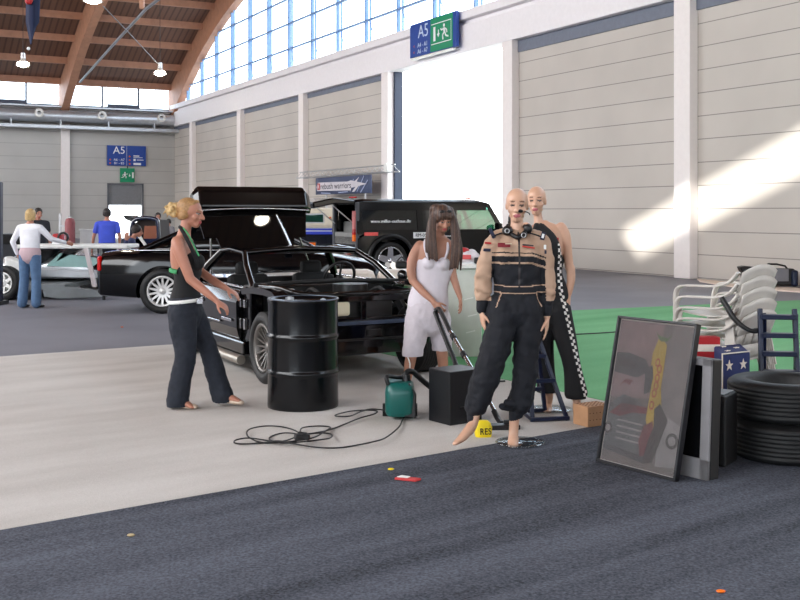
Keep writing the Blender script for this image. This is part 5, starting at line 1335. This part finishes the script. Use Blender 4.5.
# legs and feet
b.chain([L(183, 310, -.08), L(184, 340, -.08), L(186, 357, -.08), L(182, 385, -.06), L(181, 402, -.06)], [.085, .07, .055, .05, .036], D_, 14, sm=3)
b.chain([L(189, 310, .08), L(202, 338, .08), L(208, 352, .08), L(218, 380, .06), L(225, 396, .04)], [.085, .07, .055, .05, .036], D_, 14, sm=3)
foot(b, L(183, 401, -.06), L(193, 407.5, -.12)); foot(b, L(226, 395, .05), L(240, 401.5, -.0))
paint = facepaint(ft)
f_.add('body', b, FACE(M_skin, M_blond), paint, .0065, 4)
b = B(); q = ft['q']
b.sph(q(0, -.030, .034), (.080, .100, .090), 20, 14, R=Matrix((ft['r'], ft['f'], ft['u'])).transposed())
b.chain([q(-.055, -.03, -.02), q(0, -.085, -.03), q(.06, -.03, -.02)], [.038, .04, .038], (0, 0, 1))
b.chain([q(0, .045, .10), q(.04, .03, .08), q(.062, .0, .03)], [.014, .016, .014]); b.chain([q(0, .045, .10), q(-.04, .03, .08), q(-.062, .0, .03)], [.014, .016, .014])
hair = f_.add('hair', b, M_blond, None, .007, 5)
b = B(); rnd = random.Random(5); bc = q(0, -.145, .01)
b.sph(bc, (.058, .055, .060), 14, 10)
for i in range(26):
    d_ = V((rnd.uniform(-1, 1), rnd.uniform(-1, 1), rnd.uniform(-1, 1))).normalized(); b.sph(bc + d_ * .052, .018 + .008 * rnd.random(), 8, 6)
for i in range(7):
    d_ = V((-1, rnd.uniform(-.8, .8), rnd.uniform(-.9, .6))).normalized(); b.chain([bc + d_ * .04, bc + d_ * .08, bc + d_ * .095 + V((0, 0, -.015))], [.010, .008, .004])
b.chain([q(0, -.09, .02), bc], [.04, .04])
f_.add('bun', b, M_pblond, None, .006, 2, hair)
b = B(); top = []
b.chain([L(191, 259), L(188, 270), L(186.5, 282), L(186, 296), L(186, 300)], [(.15, .075), (.152, .112), (.128, .10), (.148, .12), (.152, .122)], D_, 22, sm=4)
b.sph(L(198, 262, -.07), (.058, .068, .068)); b.sph(L(198, 262, .07), (.058, .068, .068))
f_.add('halter_top', b, mat('black_jersey', (12, 12, 15), .85), None, .008, 4)
b = B(); b.tube([L(181, 228, -.045), L(184, 234, -.085), L(189, 243, -.135), L(194, 254, -.135), L(197, 262, -.13)], .016, 8, sm=3); b.tube([L(180, 227, 0), L(181, 228, -.045)], .016); b.tube([L(181, 227, .04), L(188, 236, .085), L(196, 250, .13)], .016, 8, sm=3)
obj('neck_strap', b, mat('black_jersey', (12, 12, 15)), f_.t)
gs = mat('green_bikini', (64, 150, 96), .7)
b = B(); b.tube([L(183, 228, -.055), L(188, 234, -.09), L(194, 246, -.125), L(199, 256, -.13)], .007, 6, sm=3); b.tube([L(171, 270, -.09), L(172, 271, -.12), L(177, 272, -.125)], .02, 6, sm=2)
obj('bikini_strap', b, gs, f_.t)
b = B()
b.chain([L(185.5, 301), L(185, 312), L(185, 318)], [(.162, .128), (.17, .138), (.155, .13)], D_, 22, sm=3)
b.chain([L(182, 314, -.08), L(184, 335, -.085), L(185.5, 355, -.085), L(180, 385, -.07), L(177.5, 402, -.07)], [(.105, .118), (.09, .105), (.08, .085), (.085, .088), (.088, .092)], D_, 18, sm=3)
b.chain([L(191, 314, .08), L(201, 334, .085), L(209, 351, .085), L(217, 378, .07), L(223, 397, .06)], [(.105, .115), (.09, .095), (.08, .08), (.085, .085), (.088, .09)], D_, 18, sm=3)
wrinkle(f_.add('jeans', b, M_jeansd, None, .009, 3, drop=lambda p: (p.z < .022 and p.x < .03) or (p.z < .035 and p.x > .03)), .02, .08)
b = B(); rs = []
for z_, w_ in ((0, 0), (0, .006), (.028, .006), (.028, 0)):
    cc = L(185.5, 302.5); rs.append([V((cc.x + (.127 + w_) * math.cos(a), cc.y + (.162 + w_) * math.sin(a), cc.z + z_ + .002 + .012 * math.cos(a))) for a in [2 * PI * k / 32 for k in range(32)]])
b.rings(rs, False); bl = obj('belt', b, M_white, f_.t)
b = B(); c_ = L(200, 301, -.1); b.box(c_, (.05, .02, .045)); obj('belt_buckle', b, M_chrome, bl, bevel=.004)
sh = mat('cream_shoe', (216, 196, 176), .5)
for a_, t_ in ((L(183, 405.5, -.06), L(195, 408.5, -.10)), (L(229, 400.5, .05), L(241.5, 402.5, .0))):
    b = B(); a_.z = max(a_.z, .03); t_.z = max(t_.z, .022); b.chain([a_, (a_ + t_) / 2, t_], [(.032, .026), (.040, .024), (.034, .018)], D_, 14, sm=2); f_.add('shoe', b, sh, None, .007, 2)
# ---------------------------------------------------------------- woman in white with vacuum
f_ = Fig('person', 'long haired woman in white tank top and cropped trousers holding the vacuum wand', 428, 9.65); L = f_.L
b = B(); fd = (.28, -1, -.45)
ft = headgeo(b, L(443, 219, -.05), fd, (.05, -.3, 1), .98, L(438, 237, .02), .05); q = ft['q']
b.chain([L(437, 239, .02), L(437, 247), L(434, 262), L(431, 282), L(428, 303), L(427, 318)], [(.10, .055), (.19, .085), (.175, .10), (.15, .09), (.18, .11), (.18, .12)], X, 20, sm=4)
b.sph(L(429, 263, -.07), (.062, .055, .06)); b.sph(L(443, 264, -.07), (.062, .055, .06))
b.chain([L(420, 246), L(414, 256, -.02), L(411, 270, -.05), L(413, 281, -.07)], [.052, .050, .043, .038], D_, 14, sm=3)
b.chain([L(413, 281, -.07), L(423, 292, -.16), L(432, 300, -.22), L(434, 303, -.24)], [.037, .035, .027, .024], D_, 14, sm=3)
hand(b, L(434, 303, -.24), (.65, -.35, -.75), (.5, .6, -.2), (.3, -.7, .7), .98, .9)
b.chain([L(454, 245), L(455, 255), L(452, 268, .0), L(454, 279, -.02)], [.048, .046, .040, .036], D_, 14, sm=3)
b.chain([L(454, 279, -.02), L(457, 288, -.05), L(460, 297, -.07)], [.036, .032, .024], D_, 14, sm=3)
hand(b, L(460, 297, -.07), (.1, -.15, -1), (-1, -.2, 0), (-.3, -1, 0), .98, .3)
b.chain([L(418, 316, -.02), L(415, 340, -.06), L(412, 352, -.08), L(409, 368, -.06), L(407, 384, -.05)], [.085, .07, .055, .048, .032], X, 14, sm=3)
b.chain([L(439, 316, .05), L(441, 338, .08), L(442, 352, .10), L(443, 365, .12), L(443, 378, .14)], [.085, .07, .055, .048, .032], X, 14, sm=3)
foot(b, L(407, 384, -.05), L(409, 387.5, -.22)); foot(b, L(443, 378, .14), L(445, 384, -.02))
f_.add('body', b, FACE(M_skin2), facepaint(ft), .0065, 4)
b = B(); R = Matrix((ft['r'], ft['f'], ft['u'])).transposed()
b.sph(q(0, -.024, .036), (.090, .104, .096), 20, 14, R=R)
for sg, pts in ((-1, [(437, 207), (433, 218), (431, 232), (431, 246), (432, 259)]), (1, [(450, 209), (454, 222), (456, 238), (457, 252), (455, 268)])):
    for k in range(5):
        o_ = (k - 2) * 1.6
        b.chain([L(px + o_ * (.3 + .35 * i), py + abs(o_) * (.6 if i == 4 else 0), -.045 - .035 * min(i, 3) + (.05 if abs(k - 2) == 2 and sg * o_ > 0 else 0)) for i, (px, py) in enumerate(pts)], [.022, .020, .018, .017, .009], X, 10, sm=3)
b.chain([L(437, 208, .05), L(437, 225, .09), L(437, 245, .11)], [(.07, .04), (.08, .04), (.07, .03)], X, 14)
for k in range(-2, 3): b.chain([q(k * .022, .055, .095), q(k * .026, .078, .06), q(k * .028, .084, .035)], [.016, .015, .010])
def strands(p): return 1 if math.sin(p.x * 170 + math.sin(p.z * 9 + p.x * 20) * 1.6) > .8 else 0
hr = f_.add('hair', b, [M_brown, mat('light_brown_streak', (92, 68, 54), .5)], strands, .007, 3)
b = B()
for sg in (-1, 1): b.sph(q(sg * .034, .062, .100), (.026, .012, .018), 12, 8, R=R)
b.bar(q(-.01, .066, .10), q(.01, .066, .10), .008, .006); obj('sunglasses', b, M_blackp, hr)
wt = mat('white_lilac_cotton', (212, 205, 212), .8, var=.05)
b = B(); b.chain([L(436, 260), L(434.5, 266), L(431, 283), L(428.5, 300), L(428, 308)], [(.182, .088), (.188, .110), (.163, .102), (.188, .122), (.19, .128)], X, 22, sm=4)
b.sph(L(429, 263, -.072), (.068, .062, .066)); b.sph(L(443, 264, -.072), (.068, .062, .066))
f_.add('tank_top', b, wt, None, .008, 4)
b = B(); b.tube([L(428, 258, -.115), L(425, 248, -.085), L(425, 241, -.03), L(427, 242, .06), L(429, 256, .10)], .013, 8, sm=3); b.tube([L(445, 259, -.115), L(448, 249, -.085), L(447, 242, -.03), L(446, 243, .06), L(444, 256, .10)], .013, 8, sm=3); obj('shoulder_strap', b, wt, f_.t)
b = B(); b.sph(L(410.5, 263, .05), (.035, .05, .075)); f_.add('red_bag_strap', b, mat('coral_red', (226, 70, 84), .6), None, .008, 2)
b = B()
b.chain([L(428, 306), L(427.5, 316), L(427.5, 322)], [(.188, .135), (.198, .145), (.19, .135)], X, 22, sm=3)
b.chain([L(417.5, 318, -.02), L(415.5, 336, -.06), L(413, 349, -.08), L(412.5, 358, -.08)], [(.118, .115), (.108, .10), (.098, .092), (.092, .09)], X, 18, sm=3)
b.chain([L(438.5, 318, .05), L(441, 336, .08), L(442, 349, .10), L(442.5, 357, .10)], [(.112, .115), (.10, .10), (.092, .09), (.088, .088)], X, 18, sm=3)
wrinkle(f_.add('cropped_trousers', b, mat('white_lilac_denim', (200, 192, 198), .85, var=.06, scale=14, bump=.3), None, .009, 3, drop=lambda p: p.z < .275 if p.x < .03 else p.z < .305), .016, .06)
b = B(); b.tube([L(407, 355, -.14), L(410, 364, -.14), L(409, 374, -.12)], .006, 6, sm=3); obj('trouser_cord', b, M_white, f_.t)
for a_, t_ in ((L(407, 385.5, -.03), L(409, 389, -.22)), (L(443, 379, .15), L(445, 384, -.02))):
    b = B(); a_.z = .012; t_.z = .012; b.chain([a_, (a_ + t_) / 2, t_], [(.035, .014), (.044, .014), (.038, .012)], X, 12, sm=2); f_.add('sandal', b, M_brown, None, .006, 1)
# ---------------------------------------------------------------- racing suit mannequin
f_ = Fig('mannequin', 'bald mannequin in cream and black racing suit with headset on glass disc', 517, 7.2, .004); L = f_.L
b = B()
ft = headgeo(b, L(517, 205.5, -.0), (-.10, -1, -.02), (.02, 0, 1), 1.04, L(517, 232, .02), .046); q = ft['q']
b.chain([L(517, 234, .02), L(517, 246, .01), L(517, 300, .0)], [(.10, .055), (.16, .08), (.14, .09)], X, 16, sm=3)
b.chain([L(482, 300, -.03), L(481.5, 310, -.03)], [.028, .024], D_); b.chain([L(547, 308, -.02), L(547, 316, -.02)], [.028, .024], D_)
b.chain([L(494, 243), L(486, 262, -.01), L(482, 298, -.03)], [.045, .038, .026], D_); b.chain([L(541, 243), L(547, 266), L(547.5, 306, -.02)], [.045, .038, .026], D_)
b.chain([L(508, 300), L(494, 352, -.06), L(475, 412, -.05)], [.08, .06, .038], X); b.chain([L(527, 300), L(526, 354), L(515, 408)], [.08, .06, .038], X)
hand(b, L(481.5, 311, -.03), (.12, -.1, -1), (1, .2, 0), (.2, -1, 0), 1.0, .25); hand(b, L(547, 317, -.02), (-.05, -.1, -1), (-1, .2, 0), (-.2, -1, 0), 1.0, .2)
b.chain([L(475, 410, -.05), L(473, 424, -.08), L(469, 431, -.10)], [.042, .034, .034], X, 12, sm=2)
b.chain([L(471, 427, -.10), L(463, 437, -.16), L(455, 443.5, -.2)], [(.034, .036), (.040, .030), (.034, .014)], (0, 1, 0), 14, sm=3)
b.chain([L(515, 405, .0), L(514, 424, .0), L(513.5, 434, -.01), L(513, 443, -.05), L(513, 446, -.10)], [.042, .034, .034, (.038, .034), (.034, .016)], X, 14, sm=3)
mq = FACE(M_manq, mat('painted_brow', (120, 84, 66), .5))
mq[2] = mat('painted_eye', (110, 86, 74), .5); mq[3] = mat('painted_lips', (170, 90, 96), .4)
f_.add('body', b, mq, facepaint(ft), .0065, 4)
cream = mat('suit_cream', (180, 148, 124), .7, var=.06, bump=.4, scale=9); blk = mat('suit_black', (16, 18, 26), .85, var=.2, scale=12, bump=.8)
zt = lambda py: L(517, py).z
def suit(p):
    px = 517 + p.x * F / f_.Y; py = HOR + (EYE - .004 - p.z) * F / f_.Y
    if 491 < px < 544.5 or py > 300:
        if abs(px - 517.5) < .6 and 232 < py < 286: return 2
        dr = max(0, px - 530) * .35
        y = py - dr
        if y < 251.5: return 0
        if y < 253: return 1
        if y < 255.3: return 0
        if y < 261.2: return 1
        if y < 263.4: return 0
        if 285.2 < py + abs(px - 517) * .05 < 286.2 or 292 < py + abs(px - 517) * .05 < 293: return 0
        if py < 320:
            for sx in (-1, 1):
                e = (px - 517.5) * sx; 
                if 293 < py < 306 and abs(e - (17.5 + (py - 293) * .45)) < .55: return 0
        return 1
    return 0
b = B()
b.chain([L(517, 238, .015), L(517, 246), L(517.5, 262), L(517.5, 284), L(517.5, 300), L(517.5, 312)], [(.125, .075), (.175, .105), (.172, .120), (.160, .115), (.168, .125), (.172, .13)], X, 26, sm=4)
b.sph(L(508, 257, -.07), (.08, .055, .07)); b.sph(L(527, 257, -.07), (.08, .055, .07))
b.chain([L(498, 236.5), L(507, 234), L(517, 233, .03), L(528, 234), L(538, 236.5)], [.05, .045, .04, .045, .05], (0, 0, 1), 16)
b.chain([L(496, 241), L(490, 250, -.01), L(485, 268, -.01), L(483, 282, -.02), L(482, 297, -.03)], [.062, .062, .060, .058, .050], D_, 18, sm=3)
b.chain([L(539.5, 241), L(543.5, 252), L(546.5, 270), L(547.5, 284), L(547, 300, -.02)], [.062, .062, .058, .058, .048], D_, 18, sm=3)
b.chain([L(502, 308, -.01), L(500, 330, -.03), L(494, 352, -.06), L(489, 368, -.07), L(481, 392, -.06), L(475, 408, -.05), L(473, 414, -.05)], [(.115, .125), (.108, .12), (.100, .11), (.098, .105), (.088, .095), (.072, .08), (.04, .05)], X, 20, sm=3)
b.chain([L(530, 308, .0), L(528, 332, .0), L(526, 354, .0), L(525, 376, .0), L(522, 394, .0), L(519, 406, .0), L(517, 412, 0)], [(.105, .12), (.098, .115), (.088, .105), (.085, .10), (.082, .09), (.082, .085), (.05, .05)], X, 20, sm=3)
rnd = random.Random(2)
for (px, py, dy) in ((480, 398, -.12), (475, 404, -.1), (512, 404, -.06), (522, 405, -.06), (507, 408, -.03), (483, 290, -.06), (547, 292, -.05), (484, 276, -.05)):
    b.chain([L(px - 5, py - 1, dy), L(px + 5, py + 1, dy)], [.025, .025], (0, 0, 1), 10)
suit_o = f_.add('racing_suit', b, [cream, blk, mat('zip_dark', (40, 34, 34), .5)], suit, .0065, 3); wrinkle(suit_o, .028, .07)
for c0, c1 in ((L(482, 303, -.03), L(481.5, 309, -.03)), (L(547, 306, -.02), L(547, 312, -.02)), (L(514.5, 411, 0), L(514, 419, 0)), (L(474, 413, -.05), L(472, 419, -.07))):
    b = B(); b.chain([c0, c1], [.039, .036], X, 14); obj('cuff', b, blk, suit_o)
def patch3(px, py, dy, w_, h_, m, rz=0, n=(0, -1, 0), nm='patch'):
    b = B(); b.box(L(px, py, dy), (w_, .012, h_), Matrix.Rotation(rz, 3, 'Y')); return obj(nm, b, m, suit_o, bevel=.003)
dp = mat('patch_dark_red', (130, 22, 36), .6); np_ = mat('patch_navy', (24, 28, 56), .6)
patch3(504, 245, -.124, .085, .03, dp); patch3(508.5, 243.7, -.132, .045, .008, mat('patch_cream', (214, 196, 170), .6))
patch3(528, 245.2, -.124, .075, .010, mat('patch_charcoal', (60, 50, 56), .6), .1); patch3(528.5, 247.2, -.124, .085, .010, mat('patch_red', (204, 60, 54), .6), .15)
patch3(492, 233, -.07, .025, .075, np_, -.45); patch3(543, 236, -.07, .03, .055, np_, .25); patch3(543, 236, -.078, .016, .03, M_signwhite, .25)
patch3(488, 243, -.068, .045, .014, M_red, .1); patch3(487, 250, -.072, .05, .02, np_, .05); patch3(545, 247, -.06, .016, .03, M_signwhite); patch3(545.5, 252, -.06, .014, .025, np_)
b = B(); b.tube([L(492, 237, -.085), L(500, 233.5, -.06), L(510, 232, -.04)], .005, 6, sm=3); b.tube([L(525, 232, -.04), L(535, 234.5, -.06), L(544, 238, -.07)], .005, 6, sm=3); obj('piping', b, blk, suit_o)
b = B(); rs = []
for k in range(25):
    a = PI * .2 + 2 * PI * k / 24 * .8 + PI; 
pts = [q(-.055, .0, -.135), q(-.06, .06, -.165), q(-.02, .10, -.20), q(.01, .10, -.20), q(.06, .06, -.165), q(.055, .0, -.135)]
b = B(); b.tube(spline(pts, 4), .016, 8); b.sph(q(-.075, .05, -.15), (.03, .03, .035), 12, 8); b.sph(q(.06, .075, -.165), (.038, .03, .035), 12, 8); b.sph(q(-.05, .09, -.185), (.022, .02, .025), 10, 6)
hs = obj('headset', b, M_blackp, f_.t)
b = B(); b.lathe([(.012, 0), (.018, 0), (.018, .006), (.012, .006)], q(-.045, .115, -.19), (0, -1, 0), 16, loop=True); b.lathe([(.012, 0), (.018, 0), (.018, .006), (.012, .006)], q(.062, .108, -.165), (0, -1, 0), 16, loop=True); obj('headset_ring', b, M_alloy, hs)
b = B(); b.tube(spline([q(-.085, .02, -.06), q(-.075, .07, -.045), q(-.045, .10, -.035)], 4), .0035, 6); b.sph(q(-.022, .112, -.034), (.018, .012, .012), 10, 6); obj('microphone', b, M_matte, hs)
b = B(); gc = G(520, 444, 0) - f_.o; gc.z = .005; b.lathe([(0, .002), (.165, .002), (.17, .006), (.165, .010), (0, .010)], gc, n=48); b.cyl(L(513, 441, -.05), V((L(513, 441, -.05).x, L(513, 441, -.05).y, .0)), .006)
obj('base_disc', b, glassmat('base_glass', (225, 230, 232), .78, .05), f_.t)
# ---------------------------------------------------------------- checker stripe mannequin
f_ = Fig('mannequin', 'bald mannequin in black halter outfit with checkered side stripe, standing behind the racing suit', 557, 8.3, .008); L = f_.L
b = B()
ft = headgeo(b, L(536.5, 201), (-.25, -1, 0), (0, 0, 1), 1.02, L(539, 226, .01), .037); q = ft['q']
b.chain([L(539, 228, .01), L(543, 236), L(545, 250), L(546, 272), L(548, 292), L(549, 308)], [(.10, .05), (.155, .075), (.14, .10), (.11, .085), (.15, .105), (.155, .11)], X, 20, sm=4)
b.sph(L(537, 250, -.07), (.06, .05, .055)); b.sph(L(552, 250, -.07), (.06, .05, .055))
b.chain([L(561, 227.5), L(565, 236), L(567.5, 255), L(569.5, 268)], [.044, .045, .040, .035], D_, 16, sm=3)
b.chain([L(570.5, 268), L(571, 280, -.01), L(569, 292, -.02), L(568.5, 295, -.02)], [.037, .034, .026, .022], D_, 14, sm=3)
hand(b, L(568.5, 295, -.02), (0, -.1, -1), (-1, .1, 0), (-.3, -1, 0), 1.0, .35)
b.chain([L(526, 228), L(522, 240), L(519, 256)], [.048, .045, .04], D_, 14, sm=3)
b.chain([L(519, 256), L(519, 270), L(521, 284)], [.037, .033, .024], D_, 14, sm=3); hand(b, L(521, 285), (0, -.1, -1), (1, .1, 0), (.3, -1, 0), 1.0, .3)
b.chain([L(541, 306, .03), L(544, 345, .04), L(547, 372, .06), L(548, 395, .08), L(548, 405, .09)], [.085, .065, .05, .044, .03], X, 14, sm=3)
b.chain([L(557, 306, -.02), L(567, 345, -.03), L(573, 372, -.05), L(576, 392, -.05), L(577, 402, -.05)], [.085, .065, .05, .044, .03], X, 14, sm=3)
b.chain([L(548, 403, .09), L(548, 409, .05), L(547, 412.3, -.02)], [(.03, .035), (.036, .026), (.032, .014)], X, 12, sm=2)
b.chain([L(577, 400, -.05), L(577, 407, -.09), L(577, 411.5, -.16)], [(.03, .035), (.036, .026), (.032, .014)], X, 12, sm=2)
f_.add('body', b, mq, facepaint(ft), .0065, 4)
halter = mat('halter_black', (14, 14, 18), .8, var=.1)
b = B()
b.chain([L(545, 262), L(546, 274), L(548, 292), L(549, 306), L(549, 316)], [(.155, .108), (.128, .096), (.162, .115), (.168, .122), (.155, .115)], X, 22, sm=4)
b.chain([L(541, 226, -.04), L(547, 236, -.10), L(551, 248, -.11), L(551, 262, -.06)], [(.032, .02), (.062, .03), (.075, .062), (.08, .06)], X, 14, sm=3)
b.chain([L(537, 225, -.04), L(535, 236, -.10), L(536, 248, -.11), L(540, 262, -.06)], [(.025, .018), (.035, .02), (.06, .06), (.07, .06)], X, 14, sm=3)
b.chain([L(537, 225, -.03), L(539, 223, .05), L(541, 225, -.03)], [.016, .018, .016], X, 10)
b.chain([L(541, 310, .03), L(543, 345, .04), L(546, 372, .06), L(547, 391, .07)], [(.105, .12), (.085, .095), (.072, .08), (.085, .09)], X, 18, sm=3)
b.chain([L(558, 310, -.02), L(566, 340, -.03), L(572, 366, -.05), L(576, 393, -.05)], [(.105, .12), (.085, .095), (.070, .08), (.092, .10)], X, 18, sm=3)
def chk(p):
    px = 557 + p.x * F / f_.Y; py = HOR + (EYE - .008 - p.z) * F / f_.Y
    if py < 243: return 0
    xs = 557.5 + (py - 243) * .03
    if py > 290: xs = 559 + (py - 290) * .235
    d = px - xs
    if -2.4 < d < 2.4 and p.y < .06:
        return 1 if (int(math.floor(py / 3.1)) + (1 if d > 0 else 0)) % 2 == 0 else 0
    return 0
ho = f_.add('halter_outfit', b, [halter, mat('checker_white', (232, 228, 222), .7)], chk, .0055, 2, drop=lambda p: (p.z < .125 and p.x > .03) or (p.z < .15 and p.x < .03))
b = B(); b.box(L(556.5, 240.5, -.115), (.035, .01, .045)); p_ = obj('red_patch', b, M_red, ho, bevel=.003)
b = B(); gc = G(551, 411, .0) - f_.o; gc.z = .005; b.lathe([(0, .002), (.165, .002), (.17, .006), (.165, .010), (0, .010)], gc, n=40); b.cyl(L(548, 409, .05), V((L(548, 409, .05).x, L(548, 409, .05).y, .004)), .006)
obj('base_disc', b, glassmat('base_glass', (225, 230, 232), .78, .05), f_.t)
# ---------------------------------------------------------------- people in the background
def bgperson(label, px, Y, hpx, facing, hair, top, trousers, sleeve=1, pose='stand', skin=M_skin, longh=False, arm=None):
    """hpx: photo row of the top of the head; facing: direction in plan"""
    t = thing('person', label, 'person', ((px - 400) * Y / F, Y, 0.0), math.atan2(facing[1], facing[0]) + PI / 2)
    # local: faces -y, x is the person's left ... height from photo
    H = EYE - (hpx - HOR) * Y / F; k = H / 1.72
    def q(x, y, z): return V((x, y, z)) * k
    b = B(); hy = -.02; crouch = pose == 'crouch'
    dz = -.55 if crouch else 0
    k = (H / (1.72 + dz)); 
    ln = -.22 if crouch else 0
    S_ = lambda x, y, z: V((x, y + (ln * max(0, (z - .95)) / .6 if crouch else 0), (z + dz) if z > .9 else z)) * k
    ft = headgeo(b, S_(0, -.03, 1.60), (0, -1, -.15), (0, 0, 1), 1.0 * k, S_(0, .0, 1.46), .05 * k)
    b.chain([S_(0, 0, 1.45), S_(0, 0, 1.38), S_(0, 0, 1.2), S_(0, 0, 1.02), S_(0, 0, .92)], [(.09 * k, .055 * k), (.18 * k, .09 * k), (.16 * k, .1 * k), (.15 * k, .1 * k), (.15 * k, .11 * k)], X, 14)
    arms = arm or {}
    AR = {}
    for sg in (-1, 1):
        e = arms.get(sg, [(.24, .02, 1.12), (.25, -.06, .88)])
        sh_ = S_(sg * .19, 0, 1.39); el = S_(sg * e[0][0], e[0][1], e[0][2]); wr = S_(sg * e[1][0], e[1][1], e[1][2]); AR[sg] = (sh_, el, wr)
        b.chain([sh_, el], [.048 * k, .036 * k], D_, 10); b.chain([el, wr], [.036 * k, .023 * k], D_, 10)
        d_ = (wr - el); hand(b, wr, d_, (-sg, -.3, 0), (0, -1, .2), 1.0 * k, .4)
    for sg in (-1, 1):
        if crouch: b.chain([S_(sg * .1, 0, .95), V((sg * .14, -.38, .45)) * k, V((sg * .12, 0, .1)) * k], [.08 * k, .06 * k, .035 * k], X, 10)
        else: b.chain([q(sg * .09, 0, .9), q(sg * .11, -.01, .48), q(sg * .13, .02, .08)], [.08 * k, .055 * k, .035 * k], X, 10)
        b.chain([V((sg * .13, .02, .07)) * k, V((sg * .13, -.08, .035)) * k, V((sg * .14, -.17, .03)) * k], [.035 * k, (.04 * k, .03 * k), (.035 * k, .02 * k)], X, 10)
    organic('body', b, FACE(skin, hair), t, .011, 2, facepaint(ft))
    b = B(); Q = ft['q']; R = Matrix((ft['r'], ft['f'], ft['u'])).transposed()
    b.sph(Q(0, -.022, .036), (.088 * k, .10 * k, .092 * k), 16, 12, R=R)
    b.chain([Q(-.05, -.04, -.01), Q(0, -.07, -.03), Q(.05, -.04, -.01)], [.04 * k] * 3, (0, 0, 1))
    if longh: b.chain([Q(-.06, -.02, .0), Q(-.07, -.02, -.06)], [.035 * k, .025 * k]); b.chain([Q(.06, -.02, .0), Q(.07, -.02, -.06)], [.035 * k, .025 * k]); b.chain([Q(0, -.06, 0), Q(0, -.06, -.07)], [(.07 * k, .035 * k), (.06 * k, .03 * k)], X)
    organic('hair', b, hair, t, .011, 2)
    b = B()
    b.chain([S_(0, 0, 1.42), S_(0, 0, 1.37), S_(0, 0, 1.2), S_(0, 0, 1.05), S_(0, 0, .98)], [(.12 * k, .07 * k), (.19 * k, .105 * k), (.18 * k, .12 * k), (.17 * k, .12 * k), (.175 * k, .125 * k)], X, 18)
    b.chain([AR[-1][0] + V((.03, 0, .005)) * k, S_(0, 0, 1.405), AR[1][0] + V((-.03, 0, .005)) * k], [.066 * k, .07 * k, .066 * k], (0, 0, 1), 14)
    for sg in (-1, 1):
        sh_, el, wr = AR[sg]
        if sleeve: b.chain([sh_, sh_.lerp(el, .55) if sleeve < 1 else el], [.062 * k, .055 * k if sleeve < 1 else .048 * k], D_, 12)
        if sleeve >= 1: b.chain([el, el.lerp(wr, .92)], [.048 * k, .034 * k], D_, 12)
    organic('shirt', b, top, t, .011, 2)
    b = B()
    b.chain([S_(0, 0, 1.0), S_(0, 0, .93)], [(.175 * k, .125 * k), (.185 * k, .135 * k)], X, 18)
    for sg in (-1, 1):
        if crouch: b.chain([S_(sg * .1, 0, .95), V((sg * .14, -.38, .45)) * k, V((sg * .12, 0, .12)) * k], [.11 * k, .085 * k, .07 * k], X, 12)
        else: b.chain([q(sg * .09, 0, .9), q(sg * .11, -.01, .5), q(sg * .13, .03, .09)], [(.105 * k, .125 * k), (.08 * k, .085 * k), (.085 * k, .09 * k)], X, 14)
    organic('trousers', b, trousers, t, .011, 2)
    for sg in (-1, 1):
        b = B(); b.chain([V((sg * .13, .03, .045)) * k, V((sg * .13, -.08, .04)) * k, V((sg * .14, -.18, .032)) * k], [(.045 * k, .042 * k), (.048 * k, .036 * k), (.04 * k, .03 * k)], X, 12)
        organic('shoe', b, M_blackp, t, .01, 1)
    return t
wsh = mat('white_shirt', (232, 232, 238), .8); dks = mat('charcoal_shirt', (34, 36, 44), .8); bls = mat('blue_shirt', (64, 84, 200), .8); nv_ = mat('navy_jacket', (44, 54, 92), .8)
t = bgperson('blonde woman in white long sleeved top and blue jeans at the far left', 30, 17.3, 209, (.15, 1), M_pblond, wsh, M_jeans, 1, longh=True,
         arm={1: [(.30, .04, 1.15), (.24, -.02, .92)], -1: [(.34, -.10, 1.2), (.52, -.30, 1.13)]})
b = B(); b.chain([V((0, .0, .93)), V((0, .0, .86))], [(.185, .135), (.18, .14)], X, 18); organic('tied_jumper', b, mat('dusty_pink_cloth', (190, 164, 170), .8), t, .011, 2)
bgperson('dark haired man in charcoal shirt standing behind the blonde woman in blue jeans', 38, 21.5, 208, (.6, -.8), M_dkhair, dks, M_jeansd, .5)
bgperson('man in bright blue t-shirt seen from behind near the far door', 107, 21.0, 208.5, (-.25, 1), M_dkhair, bls, M_jeansd, .5, arm={-1: [(.26, .02, 1.12), (.24, -.06, .9)], 1: [(.27, -.02, 1.12), (.3, -.1, .88)]})
bgperson('person in navy jacket bending down right of the man in the blue t-shirt', 123, 22.6, 225, (1, .3), M_dkhair, nv_, M_jeansd, 1, pose='crouch')
bgperson('person with dark cap behind the raised estate car tailgate', 158, 27.5, 212.5, (.3, -1), M_dkhair, mat('pale_shirt', (196, 186, 190), .8), M_jeansd, .5)
bgperson('person in grey shirt standing between the estate car and the black saloon', 169, 30, 219, (-.6, -1), M_dkhair, mat('grey_shirt', (120, 116, 120), .8), M_jeansd, .5)
bgperson('person in dark blue trousers hidden behind the racing suit mannequin', 515, 11.9, 212, (0, -1), M_dkhair, dks, mat('navy_trousers', (36, 44, 70), .85), 0.5, arm={-1: [(.2, -.05, 1.1), (.16, -.15, 1.0)], 1: [(.2, -.05, 1.1), (.16, -.15, 1.0)]})
